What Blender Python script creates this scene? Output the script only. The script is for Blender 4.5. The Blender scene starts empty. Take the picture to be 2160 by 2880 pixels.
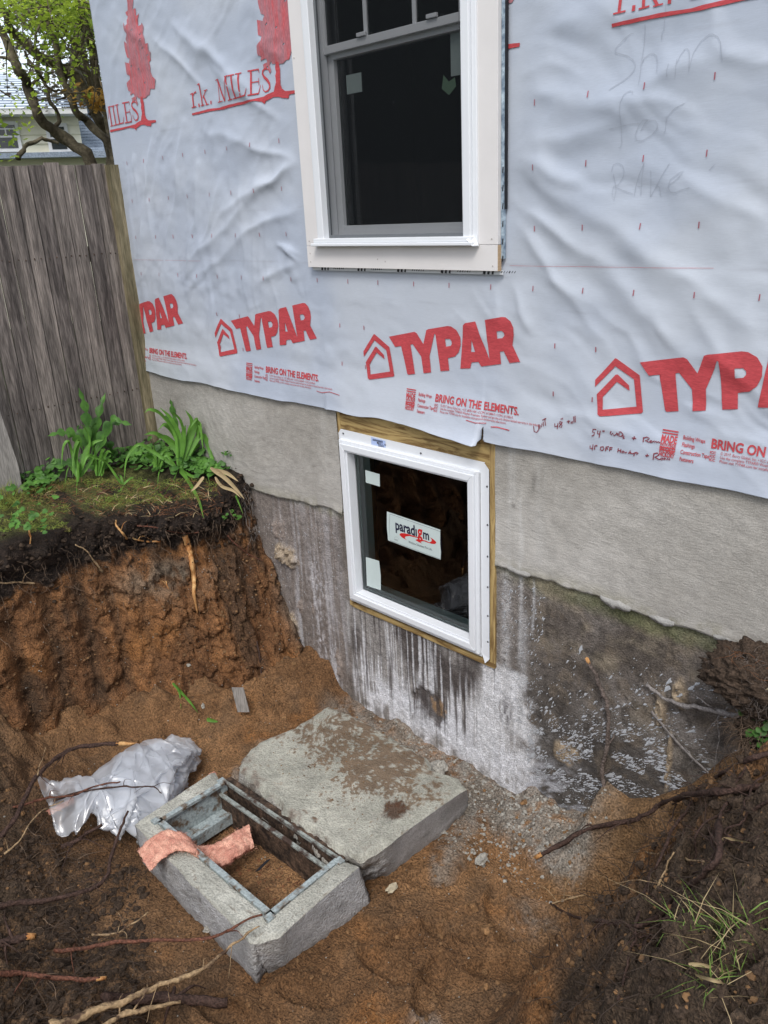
import bpy, bmesh, math, random
import numpy as np
from mathutils import Vector, Matrix, noise as mnoise
rnd = random.Random(7)
sc = bpy.context.scene
COL = sc.collection
R_ = math.radians
# ------------------------------------------------------------------ camera
YAW, PITCH, ROLL = -0.80521, 0.36235, 0.05202
CAM = np.array([0.0, -2.5, 1.3])
FPX = 2264.4
def _cam():
    cy, sy, cp, sp = math.cos(YAW), math.sin(YAW), math.cos(PITCH), math.sin(PITCH)
    f = np.array([sy*cp, cy*cp, -sp]); r = np.array([cy, -sy, 0.0]); d = np.cross(f, r)
    cr, sr = math.cos(ROLL), math.sin(ROLL)
    return np.array([cr*r+sr*d, -sr*r+cr*d, f])
CM = _cam()
cd = bpy.data.cameras.new('camera'); cam = bpy.data.objects.new('camera', cd); COL.objects.link(cam)
cd.sensor_width = 36; cd.sensor_fit = 'AUTO'; cd.lens = 36*FPX/2880; cd.clip_start = 0.05; cd.clip_end = 600
rr, dd, ff = CM
cam.matrix_world = Matrix(((rr[0], -dd[0], -ff[0], CAM[0]), (rr[1], -dd[1], -ff[1], CAM[1]), (rr[2], -dd[2], -ff[2], CAM[2]), (0, 0, 0, 1)))
sc.camera = cam
# surveying helpers: a sight line of the photograph cut with a plane of the place
def ray(px, py): return CM.T @ np.array([px-1080.0, py-1440.0, FPX])
def W(px, py, y0=0.0):
    r = ray(px, py); t = (y0-CAM[1])/r[1]; return CAM + r*t
def G(px, py, z):
    r = ray(px, py); t = (z-CAM[2])/r[2]; return CAM + r*t
def AX(px, py, x):
    r = ray(px, py); t = (x-CAM[0])/r[0]; return CAM + r*t
S = 2160/1659.0
def Wd(x, y, y0=0.0): return W(x*S, y*S, y0)
def Gd(x, y, z): return G(x*S, y*S, z)
def AXd(x, y, X): return AX(x*S, y*S, X)
# ------------------------------------------------------------------ light
SUN_EL, SUN_ROT = R_(58), R_(205)
w = bpy.data.worlds.new('World'); sc.world = w; w.use_nodes = True
nt = w.node_tree; nt.nodes.clear()
sky = nt.nodes.new('ShaderNodeTexSky'); sky.sky_type = 'NISHITA'; sky.sun_disc = False
sky.sun_elevation = SUN_EL; sky.sun_rotation = SUN_ROT; sky.dust_density = 3.0; sky.air_density = 1.0
mx = nt.nodes.new('ShaderNodeMix'); mx.data_type = 'RGBA'; mx.inputs[0].default_value = 0.62
mx.inputs[7].default_value = (6.7, 7.1, 7.7, 1)
bg = nt.nodes.new('ShaderNodeBackground'); bg.inputs[1].default_value = 0.15
out = nt.nodes.new('ShaderNodeOutputWorld')
nt.links.new(sky.outputs[0], mx.inputs[6]); nt.links.new(mx.outputs[2], bg.inputs[0]); nt.links.new(bg.outputs[0], out.inputs[0])
sd = bpy.data.lights.new('sun', 'SUN'); sd.energy = 1.3; sd.angle = R_(18); sd.color = (1.0, 0.97, 0.92)
sun = bpy.data.objects.new('sun', sd); COL.objects.link(sun)
# light arrives from in front of the house, high and a little from the left
sdir = Vector((0.45, -0.62, 0.95)).normalized()
sun.rotation_euler = sdir.to_track_quat('Z', 'Y').to_euler()
sky.sun_elevation = math.asin(sdir.z); sky.sun_rotation = math.atan2(sdir.x, sdir.y)
sc.cycles.transparent_max_bounces = 32
sc.view_settings.view_transform = 'Standard'; sc.view_settings.look = 'None'
sc.view_settings.exposure = 0.52; sc.view_settings.gamma = 1
sc.view_settings.use_curve_mapping = False
# ------------------------------------------------------------------ noise
def _h(ix, iy, s):
    n = (ix.astype(np.int64)*374761393 + iy.astype(np.int64)*668265263 + s*2147483647) & 0xFFFFFFFF
    n = ((n ^ (n >> 13))*1274126177) & 0xFFFFFFFF
    n = n ^ (n >> 16)
    return (n & 0xFFFFFF)/float(0xFFFFFF)
def vn(x, y, s=0):
    x = np.asarray(x, float); y = np.asarray(y, float)
    ix, iy = np.floor(x), np.floor(y); fx, fy = x-ix, y-iy
    fx = fx*fx*fx*(fx*(fx*6-15)+10); fy = fy*fy*fy*(fy*(fy*6-15)+10)
    a = _h(ix, iy, s); b = _h(ix+1, iy, s); c = _h(ix, iy+1, s); d = _h(ix+1, iy+1, s)
    return (a*(1-fx)+b*fx)*(1-fy) + (c*(1-fx)+d*fx)*fy
def fbm(x, y, o=4, s=0, g=0.5):
    t = 0; a = 1; m = 0
    for i in range(o):
        c_, s_ = math.cos(i*1.1), math.sin(i*1.1)
        t = t + a*(vn((x*c_-y*s_)*2**i, (x*s_+y*c_)*2**i, s+i*17)-0.5); m += a*0.5; a *= g
    return t/m          # -1..1
def worley(x, y, s=0):
    """distance to the nearest and second nearest feature point, and that point's random value"""
    x = np.asarray(x, float); y = np.asarray(y, float); ix, iy = np.floor(x), np.floor(y); f1 = x*0+9.; f2 = x*0+9.; val = x*0
    for a in (-1, 0, 1):
        for b in (-1, 0, 1):
            cx, cy = ix+a, iy+b; d = np.hypot(cx+_h(cx, cy, s)-x, cy+_h(cx, cy, s+7)-y); v = _h(cx, cy, s+13); c = d < f1
            f2 = np.where(c, f1, np.minimum(f2, d)); val = np.where(c, v, val); f1 = np.where(c, d, f1)
    return f1, f2, val
def clod(x, y, s=0):
    """broken-earth relief: blocky lumps with cracks between them"""
    wx = x+.35*fbm(x*1.3, y*1.3, 3, s+3); wy = y+.35*fbm(x*1.3+5, y*1.3, 3, s+4); f1, f2, v = worley(wx, wy, s); return (v-.5)*sst(.0, .22, f2-f1)+.35*(1-f1)-.25*sst(.12, .0, f2-f1)-.1
def sst(a, b, x):
    t = np.clip((np.asarray(x, float)-a)/(b-a), 0, 1); return t*t*(3-2*t)
def lerp(a, b, t):
    t = np.asarray(t)[..., None]; return np.asarray(a)*(1-t)+np.asarray(b)*t
# ------------------------------------------------------------------ objects
def prop(o, **k):
    for a, b in k.items():
        if b: o[a] = b
    return o
def thing(name, label, cat, loc=(0, 0, 0), group=None):
    o = bpy.data.objects.new(name, None); COL.objects.link(o); o.location = loc; o.empty_display_size = .1
    return prop(o, label=label, category=cat, group=group)
def base_of(V):
    V = np.asarray(V); c = (V.min(0)+V.max(0))/2; return (float(c[0]), float(c[1]), float(V[:, 2].min()))
def pot(p):       # world location of a parent chain (no rotations are used)
    v = Vector((0, 0, 0))
    while p: v += p.location; p = p.parent
    return v
def mk(name, V, F, mat, parent=None, smooth=False, col=None, kind=None, label=None, cat=None, group=None, uv=None):
    """one mesh object from world coordinates"""
    V = np.asarray(V, float)
    o0 = np.array(base_of(V))
    me = bpy.data.meshes.new(name)
    if isinstance(F, np.ndarray):
        n = len(F); k = F.shape[1]
        me.vertices.add(len(V)); me.vertices.foreach_set('co', (V-o0).ravel())
        me.loops.add(n*k); me.loops.foreach_set('vertex_index', F.astype(np.int32).ravel())
        me.polygons.add(n); me.polygons.foreach_set('loop_start', np.arange(0, n*k, k, dtype=np.int32))
        me.polygons.foreach_set('loop_total', np.full(n, k, dtype=np.int32)); me.update(calc_edges=True); me.validate()
    else:
        me.from_pydata((V-o0).tolist(), [], [list(f) for f in F]); me.update()
    if col is not None:
        a = me.color_attributes.new('Col', 'FLOAT_COLOR', 'POINT')
        c4 = np.ones((len(V), 4)); c4[:, :3] = np.clip(np.asarray(col).reshape(-1, 3), 0, 1); a.data.foreach_set('color', c4.ravel())
    if smooth: me.polygons.foreach_set('use_smooth', np.ones(len(me.polygons), dtype=bool))
    if mat: me.materials.append(mat)
    o = bpy.data.objects.new(name, me); COL.objects.link(o)
    if parent: o.parent = parent; o.location = Vector(o0)-pot(parent)
    else: o.location = o0
    return prop(o, kind=kind, label=label, category=cat, group=group)
class MB:
    def __init__(s): s.V = []; s.F = []
    def add(s, V, F):
        n = len(s.V); s.V += [tuple(map(float, v)) for v in V]; s.F += [tuple(i+n for i in f) for f in F]; return s
    def box(s, a, b):
        (x0, y0, z0), (x1, y1, z1) = [min(p, q) for p, q in zip(a, b)], [max(p, q) for p, q in zip(a, b)]
        return s.add([(x0,y0,z0),(x1,y0,z0),(x1,y1,z0),(x0,y1,z0),(x0,y0,z1),(x1,y0,z1),(x1,y1,z1),(x0,y1,z1)],
            [(0,3,2,1),(4,5,6,7),(0,1,5,4),(1,2,6,5),(2,3,7,6),(3,0,4,7)])
    def tube(s, P, r, n=7, jit=0.0, cap=True, flat=1.0, sd=0):
        P = [Vector(p) for p in P]; m = len(P)
        R = [r[0]+(r[1]-r[0])*i/(m-1) for i in range(m)] if len(r) == 2 else list(r)
        up = Vector((0.3, 0.2, 1)); V = []; F = []
        for i, p in enumerate(P):
            t = (P[min(i+1, m-1)]-P[max(i-1, 0)])
            if t.length < 1e-9: t = Vector((0, 0, 1))
            t.normalize(); a = t.cross(up)
            if a.length < 1e-3: a = t.cross(Vector((1, 0, 0)))
            a.normalize(); b = t.cross(a); up = b*-1 if b.dot(up) < 0 else b
            up = up if abs(up.dot(t)) < .9 else Vector((0, 0, 1))
            for j in range(n):
                q = 2*math.pi*j/n; k = 1+jit*(mnoise.noise(Vector((i*.45+sd, j*1.3, sd*.7))))
                V.append(p + (a*math.cos(q) + b*math.sin(q)*flat)*R[i]*k)
        for i in range(m-1):
            for j in range(n):
                F.append((i*n+j, i*n+(j+1) % n, (i+1)*n+(j+1) % n, (i+1)*n+j))
        if cap:
            F.append(tuple(range(n-1, -1, -1))); F.append(tuple((m-1)*n+j for j in range(n)))
        return s.add(V, F)
    def build(s, name, mat, parent=None, bevel=0, **k):
        o = mk(name, s.V, s.F, mat, parent, **k)
        if bevel:
            b = o.modifiers.new('bevel', 'BEVEL'); b.width = bevel; b.segments = 2; b.limit_method = 'ANGLE'
        return o
def grid_faces(nu, nv):
    i = np.arange(nu-1)[:, None]*nv + np.arange(nv-1)[None, :]
    return np.stack([i, i+nv, i+nv+1, i+1], -1).reshape(-1, 4)
def smooth_path(P, k=6, jit=0.0, sd=0):
    """Catmull-Rom through the points, with a crooked wander"""
    P = [Vector(p) for p in P]; out = []
    Q = [P[0]*2-P[1]]+P+[P[-1]*2-P[-2]]
    for i in range(1, len(Q)-2):
        for j in range(k):
            t = j/k
            a, b, c, d = Q[i-1:i+3]
            out.append(((b*2)+(c-a)*t+(a*2-b*5+c*4-d)*t*t+(b*3-a-c*3+d)*t**3)*.5)
    out.append(P[-1])
    if jit:
        out = [p+Vector(mnoise.noise_vector(Vector((n*.23+sd, sd*1.7, 3.1))))*jit+Vector(mnoise.noise_vector(Vector((n*.8+sd, sd, 9.1))))*jit*.4 for n, p in enumerate(out)]
    return out
# ------------------------------------------------------------------ materials
def M_(name, col, rough=.7, var=.25, scale=30, bump=.0, bscale=120, spec=.3, stretch=(1, 1, 1), vcol=False, col2=None, detail=6,
       grain=0.0, trans=0.0, metal=0.0, bump2=0.0, b2scale=20, b2stretch=(1, 1, 1), b2rot=(0, 0, 0), rot=(0, 0, 0), coat=0, dist=.0, c2pos=(.35, .65)):
    m = bpy.data.materials.new(name); m.use_nodes = True; nt = m.node_tree; N = nt.nodes; L = nt.links
    b = N['Principled BSDF']; b.inputs['Roughness'].default_value = rough; b.inputs['Specular IOR Level'].default_value = spec
    b.inputs['Metallic'].default_value = metal; b.inputs['Coat Weight'].default_value = coat; b.inputs['Coat Roughness'].default_value = .15
    tc = N.new('ShaderNodeNewGeometry'); mp = N.new('ShaderNodeMapping'); mp.inputs['Scale'].default_value = stretch; mp.inputs['Rotation'].default_value = rot
    L.new(tc.outputs['Position'], mp.inputs[0])
    n1 = N.new('ShaderNodeTexNoise'); n1.inputs['Scale'].default_value = scale; n1.inputs['Detail'].default_value = detail; n1.inputs['Distortion'].default_value = dist
    n1.inputs['Roughness'].default_value = .62
    L.new(mp.outputs[0], n1.inputs['Vector'])
    if vcol:
        a = N.new('ShaderNodeAttribute'); a.attribute_name = 'Col'; src = a.outputs['Color']
    else:
        if col2:
            r = N.new('ShaderNodeValToRGB'); r.color_ramp.elements[0].color = (*col2, 1); r.color_ramp.elements[1].color = (*col, 1)
            r.color_ramp.elements[0].position = c2pos[0]; r.color_ramp.elements[1].position = c2pos[1]
            L.new(n1.outputs['Fac'], r.inputs[0]); src = r.outputs[0]
        else:
            rgb = N.new('ShaderNodeRGB'); rgb.outputs[0].default_value = (*col, 1); src = rgb.outputs[0]
    n2 = N.new('ShaderNodeTexNoise'); n2.inputs['Scale'].default_value = bscale; n2.inputs['Detail'].default_value = 5
    L.new(mp.outputs[0], n2.inputs['Vector'])
    # brightness variation
    mr = N.new('ShaderNodeMapRange'); mr.inputs[1].default_value = .25; mr.inputs[2].default_value = .75
    mr.inputs[3].default_value = 1-var; mr.inputs[4].default_value = 1+var
    L.new(n1.outputs['Fac'], mr.inputs[0]); cur = mr.outputs[0]
    if grain:
        g = N.new('ShaderNodeMapRange'); g.inputs[1].default_value = .39; g.inputs[2].default_value = .61; g.inputs[3].default_value = 1-grain; g.inputs[4].default_value = 1+grain
        L.new(n2.outputs['Fac'], g.inputs[0]); mu = N.new('ShaderNodeMath'); mu.operation = 'MULTIPLY'
        L.new(cur, mu.inputs[0]); L.new(g.outputs[0], mu.inputs[1]); cur = mu.outputs[0]
    vm = N.new('ShaderNodeVectorMath'); vm.operation = 'SCALE'; L.new(src, vm.inputs[0]); L.new(cur, vm.inputs['Scale'])
    L.new(vm.outputs[0], b.inputs['Base Color'])
    nrm = None
    if bump:
        bu = N.new('ShaderNodeBump'); bu.inputs['Strength'].default_value = bump; bu.inputs['Distance'].default_value = .02
        L.new(n2.outputs['Fac'], bu.inputs['Height']); nrm = bu
    if bump2:
        mp2 = N.new('ShaderNodeMapping'); mp2.inputs['Scale'].default_value = b2stretch; mp2.inputs['Rotation'].default_value = b2rot
        L.new(tc.outputs['Position'], mp2.inputs[0])
        n3 = N.new('ShaderNodeTexNoise'); n3.inputs['Scale'].default_value = b2scale; n3.inputs['Detail'].default_value = 3; n3.inputs['Distortion'].default_value = dist
        L.new(mp2.outputs[0], n3.inputs['Vector'])
        b2 = N.new('ShaderNodeBump'); b2.inputs['Strength'].default_value = bump2; b2.inputs['Distance'].default_value = .02
        L.new(n3.outputs['Fac'], b2.inputs['Height'])
        if nrm: L.new(nrm.outputs[0], b2.inputs['Normal'])
        nrm = b2
    if nrm: L.new(nrm.outputs[0], b.inputs['Normal'])
    if trans:
        t = N.new('ShaderNodeBsdfTranslucent'); L.new(vm.outputs[0], t.inputs[0]); ms = N.new('ShaderNodeMixShader'); ms.inputs[0].default_value = trans
        L.new(b.outputs[0], ms.inputs[1]); L.new(t.outputs[0], ms.inputs[2]); L.new(ms.outputs[0], N['Material Output'].inputs[0])
    return m
def glass_mat(name, tint, ior=1.7):
    m = bpy.data.materials.new(name); m.use_nodes = True; nt = m.node_tree; N = nt.nodes; L = nt.links; N.clear()
    o = N.new('ShaderNodeOutputMaterial'); t = N.new('ShaderNodeBsdfTransparent'); t.inputs[0].default_value = (*tint, 1)
    g = N.new('ShaderNodeBsdfGlossy'); g.inputs['Roughness'].default_value = .0
    f = N.new('ShaderNodeFresnel'); f.inputs[0].default_value = ior; s = N.new('ShaderNodeMixShader')
    L.new(f.outputs[0], s.inputs[0]); L.new(t.outputs[0], s.inputs[1]); L.new(g.outputs[0], s.inputs[2]); L.new(s.outputs[0], o.inputs[0])
    return m
def screen_mat():
    m = bpy.data.materials.new('insect_screen'); m.use_nodes = True; nt = m.node_tree; N = nt.nodes; L = nt.links; N.clear()
    o = N.new('ShaderNodeOutputMaterial'); t = N.new('ShaderNodeBsdfTransparent'); d = N.new('ShaderNodeBsdfDiffuse'); d.inputs[0].default_value = (.016, .018, .020, 1)
    s = N.new('ShaderNodeMixShader'); s.inputs[0].default_value = .5
    L.new(t.outputs[0], s.inputs[1]); L.new(d.outputs[0], s.inputs[2]); L.new(s.outputs[0], o.inputs[0]); return m
def plastic_mat():
    m = bpy.data.materials.new('poly_sheet'); m.use_nodes = True; nt = m.node_tree; N = nt.nodes; L = nt.links; N.clear()
    o = N.new('ShaderNodeOutputMaterial'); t = N.new('ShaderNodeBsdfTransparent'); t.inputs[0].default_value = (.97, .975, .98, 1)
    tr = N.new('ShaderNodeBsdfTranslucent'); tr.inputs[0].default_value = (.90, .92, .96, 1)
    d = N.new('ShaderNodeBsdfDiffuse'); d.inputs[0].default_value = (.88, .90, .94, 1)
    g = N.new('ShaderNodeBsdfGlossy'); g.inputs['Roughness'].default_value = .2
    a = N.new('ShaderNodeMixShader'); a.inputs[0].default_value = .5; L.new(tr.outputs[0], a.inputs[1]); L.new(d.outputs[0], a.inputs[2])
    b = N.new('ShaderNodeMixShader'); b.inputs[0].default_value = .38; L.new(t.outputs[0], b.inputs[1]); L.new(a.outputs[0], b.inputs[2])
    c = N.new('ShaderNodeMixShader'); c.inputs[0].default_value = .10; L.new(b.outputs[0], c.inputs[1]); L.new(g.outputs[0], c.inputs[2])
    L.new(c.outputs[0], o.inputs[0]); return m
MT = dict(
    soil=M_('soil', (1, 1, 1), .82, .34, 14, 1.0, 120, .3, vcol=True, grain=.34, detail=10, bump2=.7, b2scale=38),
    concrete=M_('old_concrete', (1, 1, 1), .85, .22, 18, .45, 150, .2, vcol=True, grain=.24, detail=8, bump2=.35, b2scale=30),
    parge=M_('parge_coat', (.33, .31, .28), .85, .13, 5, .12, 230, .2, grain=.12, bump2=.2, b2scale=30, b2stretch=(.6, 1, 2.0), b2rot=(0, R_(-30), 0), dist=1.6, vcol=True),
    wrap=M_('house_wrap', (.60, .66, .76), .48, .035, 7, .07, 300, .35, stretch=(.12, 1, 2.6), grain=.03, detail=8, vcol=True),
    red=M_('red_ink', (.47, .065, .075), .6, .16, 60, 0, 200, .25, stretch=(.3, 1, 2), grain=.12),
    redpale=M_('worn_red_ink', (.44, .09, .10), .6, .3, 22, 0, 200, .25, stretch=(2.2, 1, .3), grain=.2, col2=(.42, .21, .24)),
    marker=M_('marker_ink', (.22, .035, .05), .6, .1), tick=M_('tick_ink', (.36, .12, .15), .6, .3, 3), pencil=M_('pencil', (.34, .37, .43), .7, .1),
    blackink=M_('black_ink', (.02, .02, .025), .5, .1), tape=M_('flashing_tape', (.36, .44, .5), .4, .3, 40, col2=(.14, .2, .28)),
    tapeblack=M_('tape_edge', (.015, .016, .02), .5, .1),
    trim=M_('primed_trim', (.70, .675, .665), .5, .03, 9), vinyl=M_('white_vinyl', (.74, .76, .79), .28, .02, 9, spec=.5),
    rawwood=M_('raw_wood', (.45, .32, .2), .7, .3, 40, stretch=(.3, .3, 3)),
    lumber=M_('treated_lumber', (.40, .285, .12), .6, .25, 7, .1, 60, .3, stretch=(.35, 3, 3.4), col2=(.20, .12, .045), dist=2.2, detail=5, c2pos=(.4, .56)),
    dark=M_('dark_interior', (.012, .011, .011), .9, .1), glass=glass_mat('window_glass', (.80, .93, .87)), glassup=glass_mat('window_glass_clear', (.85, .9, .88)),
    screen=screen_mat(), plastic=plastic_mat(),
    sticker=M_('sticker', (.52, .60, .585), .5, .03, 20), stickerdim=M_('sticker_dim', (.28, .34, .33), .5, .05), stickblue=M_('blue_tag', (.42, .52, .78), .5, .05),
    navy=M_('navy_ink', (.015, .015, .04), .5, .1), metalgrey=M_('screw', (.12, .12, .13), .4, .1, metal=.6),
    fence=M_('fence_board', (.25, .215, .19), .85, .3, 9, .3, 60, .15, stretch=(3.2, 3.2, .22), col2=(.10, .087, .08), grain=.3, detail=10, c2pos=(.3, .66)),
    post=M_('fence_post', (.25, .21, .135), .8, .25, 9, .25, 60, .15, stretch=(3, 3, .25), col2=(.12, .105, .06), grain=.2, detail=8),
    greyplank=M_('grey_plank', (.28, .26, .24), .85, .25, 12, .2, 60, .15, stretch=(3, 3, .3), grain=.2),
    slab=M_('slab_top', (.40, .385, .33), .85, .25, 9, .6, 130, .2, vcol=True, grain=.16, detail=8, bump2=.3, b2scale=45),
    steel=M_('painted_steel', (.30, .345, .35), .6, .25, 18, .2, 90, .3, col2=(.15, .105, .07), grain=.2, c2pos=(.38, .5)),
    rust=M_('rusty_steel', (.10, .065, .045), .8, .4, 25, .4, 90, .2, col2=(.03, .022, .018), grain=.3),
    pink=M_('insulation', (.86, .50, .37), .95, .18, 16, .45, 150, .05, stretch=(1, 2.4, 1), grain=.16, col2=(.74, .33, .25), bump2=.8, b2scale=40, trans=.12),
    bark=M_('dark_root', (.062, .036, .028), .75, .4, 30, .6, 120, .25, grain=.3), barkred=M_('red_root', (.13, .052, .032), .7, .4, 30, .5, 120, .3, grain=.3),
    barkpale=M_('pale_root', (.36, .25, .14), .8, .35, 16, .4, 90, .2, col2=(.10, .06, .04), grain=.2, c2pos=(.38, .5)), rawroot=M_('torn_root', (.56, .36, .16), .7, .3, 30, .3, 90, .2, stretch=(1, 1, .3), col2=(.40, .14, .035)),
    greyroot=M_('ash_rootlets', (.25, .22, .2), .85, .5, 6),
    leaf=M_('leaf', (.11, .25, .045), .5, .45, 9, 0, 90, .35, trans=.33, col2=(.055, .15, .03)), blade=M_('strap_leaf', (.135, .30, .05), .45, .4, 14, trans=.3),
    grass=M_('grass', (.20, .30, .05), .6, .5, 8, trans=.3, col2=(.30, .28, .08)), dryblade=M_('dry_blade', (.38, .29, .16), .8, .3, 14),
    treeleaf=M_('spring_leaf', (.50, .62, .08), .5, .3, 2, trans=.55, col2=(.18, .30, .04)), redleaf=M_('young_leaf', (.55, .33, .08), .5, .4, 5, trans=.4),
    farleaf=M_('far_leaf', (.10, .13, .06), .6, .5, 2, trans=.3, col2=(.17, .12, .10)),
    treebark=M_('tree_bark', (.17, .145, .10), .85, .35, 9, .5, 40, .15, grain=.2, col2=(.085, .07, .05)),
    siding=M_('cream_siding', (.82, .80, .64), .6, .04, 3), roofshingle=M_('blue_shingle', (.25, .30, .37), .85, .25, 8, .2, 60, grain=.2), whitepaint=M_('white_paint', (.75, .76, .76), .5, .03),
    tapewhite=M_('tape_face', (.62, .64, .66), .5, .05), screenframe=M_('screen_frame', (.13, .14, .15), .5, .05), leafdim=M_('leaf_label', (.10, .17, .11), .5, .05), nail=M_('painted_nail', (.45, .42, .40), .5, .05),
    lumberv=M_('treated_stud', (.42, .30, .13), .6, .25, 9, .1, 60, .3, stretch=(3.2, 3, .35), col2=(.24, .15, .06), dist=1.5, detail=5, c2pos=(.4, .56)), spacergrey=M_('spacer_bar', (.35, .38, .38), .4, .05), stickred=M_('sticker_red', (.55, .02, .02), .5, .05), greyink=M_('grey_ink', (.3, .34, .34), .5, .05),
    steelrust=M_('rust_streaked_steel', (.25, .27, .25), .6, .3, 16, .2, 90, .3, col2=(.07, .045, .035), grain=.2, c2pos=(.42, .55)), navypane=M_('far_pane', (.03, .035, .04), .15, .1, spec=.6), farleaf2=M_('dark_leaf', (.035, .06, .022), .6, .5, 2, trans=.2),
    darksoil=M_('topsoil', (.055, .038, .027), .9, .45, 60, .5, 150, .15, grain=.35), sandclod=M_('sandy_crumb', (.23, .13, .062), .9, .3, 9, .4, 150, .15, col2=(.13, .078, .042)), redbrown=M_('rusty_brown', (.17, .075, .035), .85, .5, 20), barkgrey=M_('grey_root', (.15, .12, .105), .8, .4, 40, .5, 120, .2, grain=.3), ash=M_('ash_root', (.22, .20, .19), .85, .3, 50, .4, 120, .15, grain=.25),
    rootlet=M_('rootlets', (.16, .11, .075), .85, .5, 6), rootletdark=M_('dark_rootlets', (.055, .038, .028), .85, .6, 9), greyroot2=M_('matted_roots', (.13, .105, .09), .85, .6, 25), sandlump=M_('sandy_lump', (.25, .14, .065), .9, .35, 40, .6, 120, .15, grain=.3, col2=(.14, .08, .042)), chip=M_('pale_chip', (.50, .44, .32), .8, .2), grassb=M_('bright_grass', (.17, .27, .06), .6, .4, 8, trans=.3), drystalk=M_('dry_stalk', (.45, .38, .26), .7, .2), fence3=M_('fence_board_brown', (.21, .175, .14), .85, .3, 10, .3, 60, .15, stretch=(3.2, 3.2, .24), col2=(.10, .082, .068), grain=.3, detail=10, c2pos=(.28, .6)), fence2=M_('fence_board_dark', (.20, .172, .155), .85, .3, 11, .3, 60, .15, stretch=(3.2, 3.2, .25), col2=(.085, .073, .068), grain=.3, detail=10, c2pos=(.35, .7)),
    slurry=M_('dried_slurry', (.43, .445, .47), .7, .3, 90), whitelip=M_('lime_mortar', (.34, .33, .31), .8, .15, 40, .3, 120), wrapflat=M_('house_wrap_above', (.6, .66, .76), .5, .05),
    rock=M_('rubble', (.33, .315, .28), .85, .25, 30, .4, 120, .2, grain=.2), wall=M_('sheathing', (.4, .3, .2), .8, .1), plainroof=M_('roof_felt', (.1, .1, .1), .8, .1),
    ground=M_('lawn', (.07, .10, .03), .9, .4, 3, .3, 60, col2=(.06, .045, .025)), shard=M_('brown_shard', (.09, .04, .03), .35, .2),
)
# ================================================================== HOUSE
XC = -4.69                       # the house corner
house = thing('house', 'house under renovation wrapped in white printed building wrap above a bare concrete foundation', 'house', (-2.5, 0, -1.45))
OPU = (-2.93, -1.96, 1.12, 2.95)   # upper window opening  x0 x1 z0 z1
OPL = (-2.885, -1.925, -.655, .40)
def axis(a, b, st, extra=()):
    v = list(np.arange(a, b, st))+[b]+list(extra); return np.array(sorted(set(np.round(v, 4))))
def sheet(xs, zs, yf, hole=None):
    X, Z = np.meshgrid(xs, zs, indexing='ij'); Y = yf(X, Z)
    V = np.stack([X, Y, Z], -1).reshape(-1, 3); F = grid_faces(len(xs), len(zs))
    if hole is not None:
        cx = V[F].mean(1); k = ~((cx[:, 0] > hole[0]) & (cx[:, 0] < hole[1]) & (cx[:, 2] > hole[2]) & (cx[:, 2] < hole[3])); F = F[k]
    return V, F, X, Z
def seg_d(x, z, a, b):
    ax, az = a; bx, bz = b; dx, dz = bx-ax, bz-az; t = np.clip(((x-ax)*dx+(z-az)*dz)/(dx*dx+dz*dz), 0, 1)
    return np.hypot(x-ax-t*dx, z-az-t*dz), t
# ---- old concrete wall below the parge coat
def fnd_y(X, Z):
    y = -0.004*fbm(X*6, Z*5, 4, 3)-0.0022*fbm(X*40, Z*30, 3, 5)-0.001*fbm(X*110, Z*90, 2, 6)
    for (cx, cz, rx, rz, h) in LUMPS:
        d = np.hypot((X-cx)/rx, (Z-cz)/rz)+.35*fbm(X*22, Z*22, 3, 8)
        y = y-h*sst(1.0, .45, d)*(.8+1.2*fbm(X*45, Z*45, 3, 9)+.8*clod(X*30, Z*30, 9))
    # whitewashed pour stands a little proud, hollow under the window
    d = np.hypot((X+2.35)/.12, (Z+1.05)/.08)+1.1*fbm(X*13, Z*13, 4, 81); y = y+.009*sst(1, .5, d)
    # saw kerf below the window's right corner
    y = y+.02*np.where((abs(X+1.942) < .004) & (Z < -.65) & (Z > -.80), 1, 0)
    return y
LUMPS = [(-3.42, -.52, .12, .075, .030), (-3.46, -.38, .09, .07, .010), (-3.41, -1.0, .05, .15, .03), (-3.33, -.82, .03, .05, .012), (-3.22, -.8, .015, .05, .01), (-1.56, -.93, .085, .075, .014),
         (-3.02, -1.08, .03, .12, .012), (-3.30, -1.2, .12, .08, .03), (-1.08, -.42, .035, .09, .02), (-1.1, -.75, .014, .2, .01), (-1.15, -.52, .03, .09, .018)]
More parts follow.
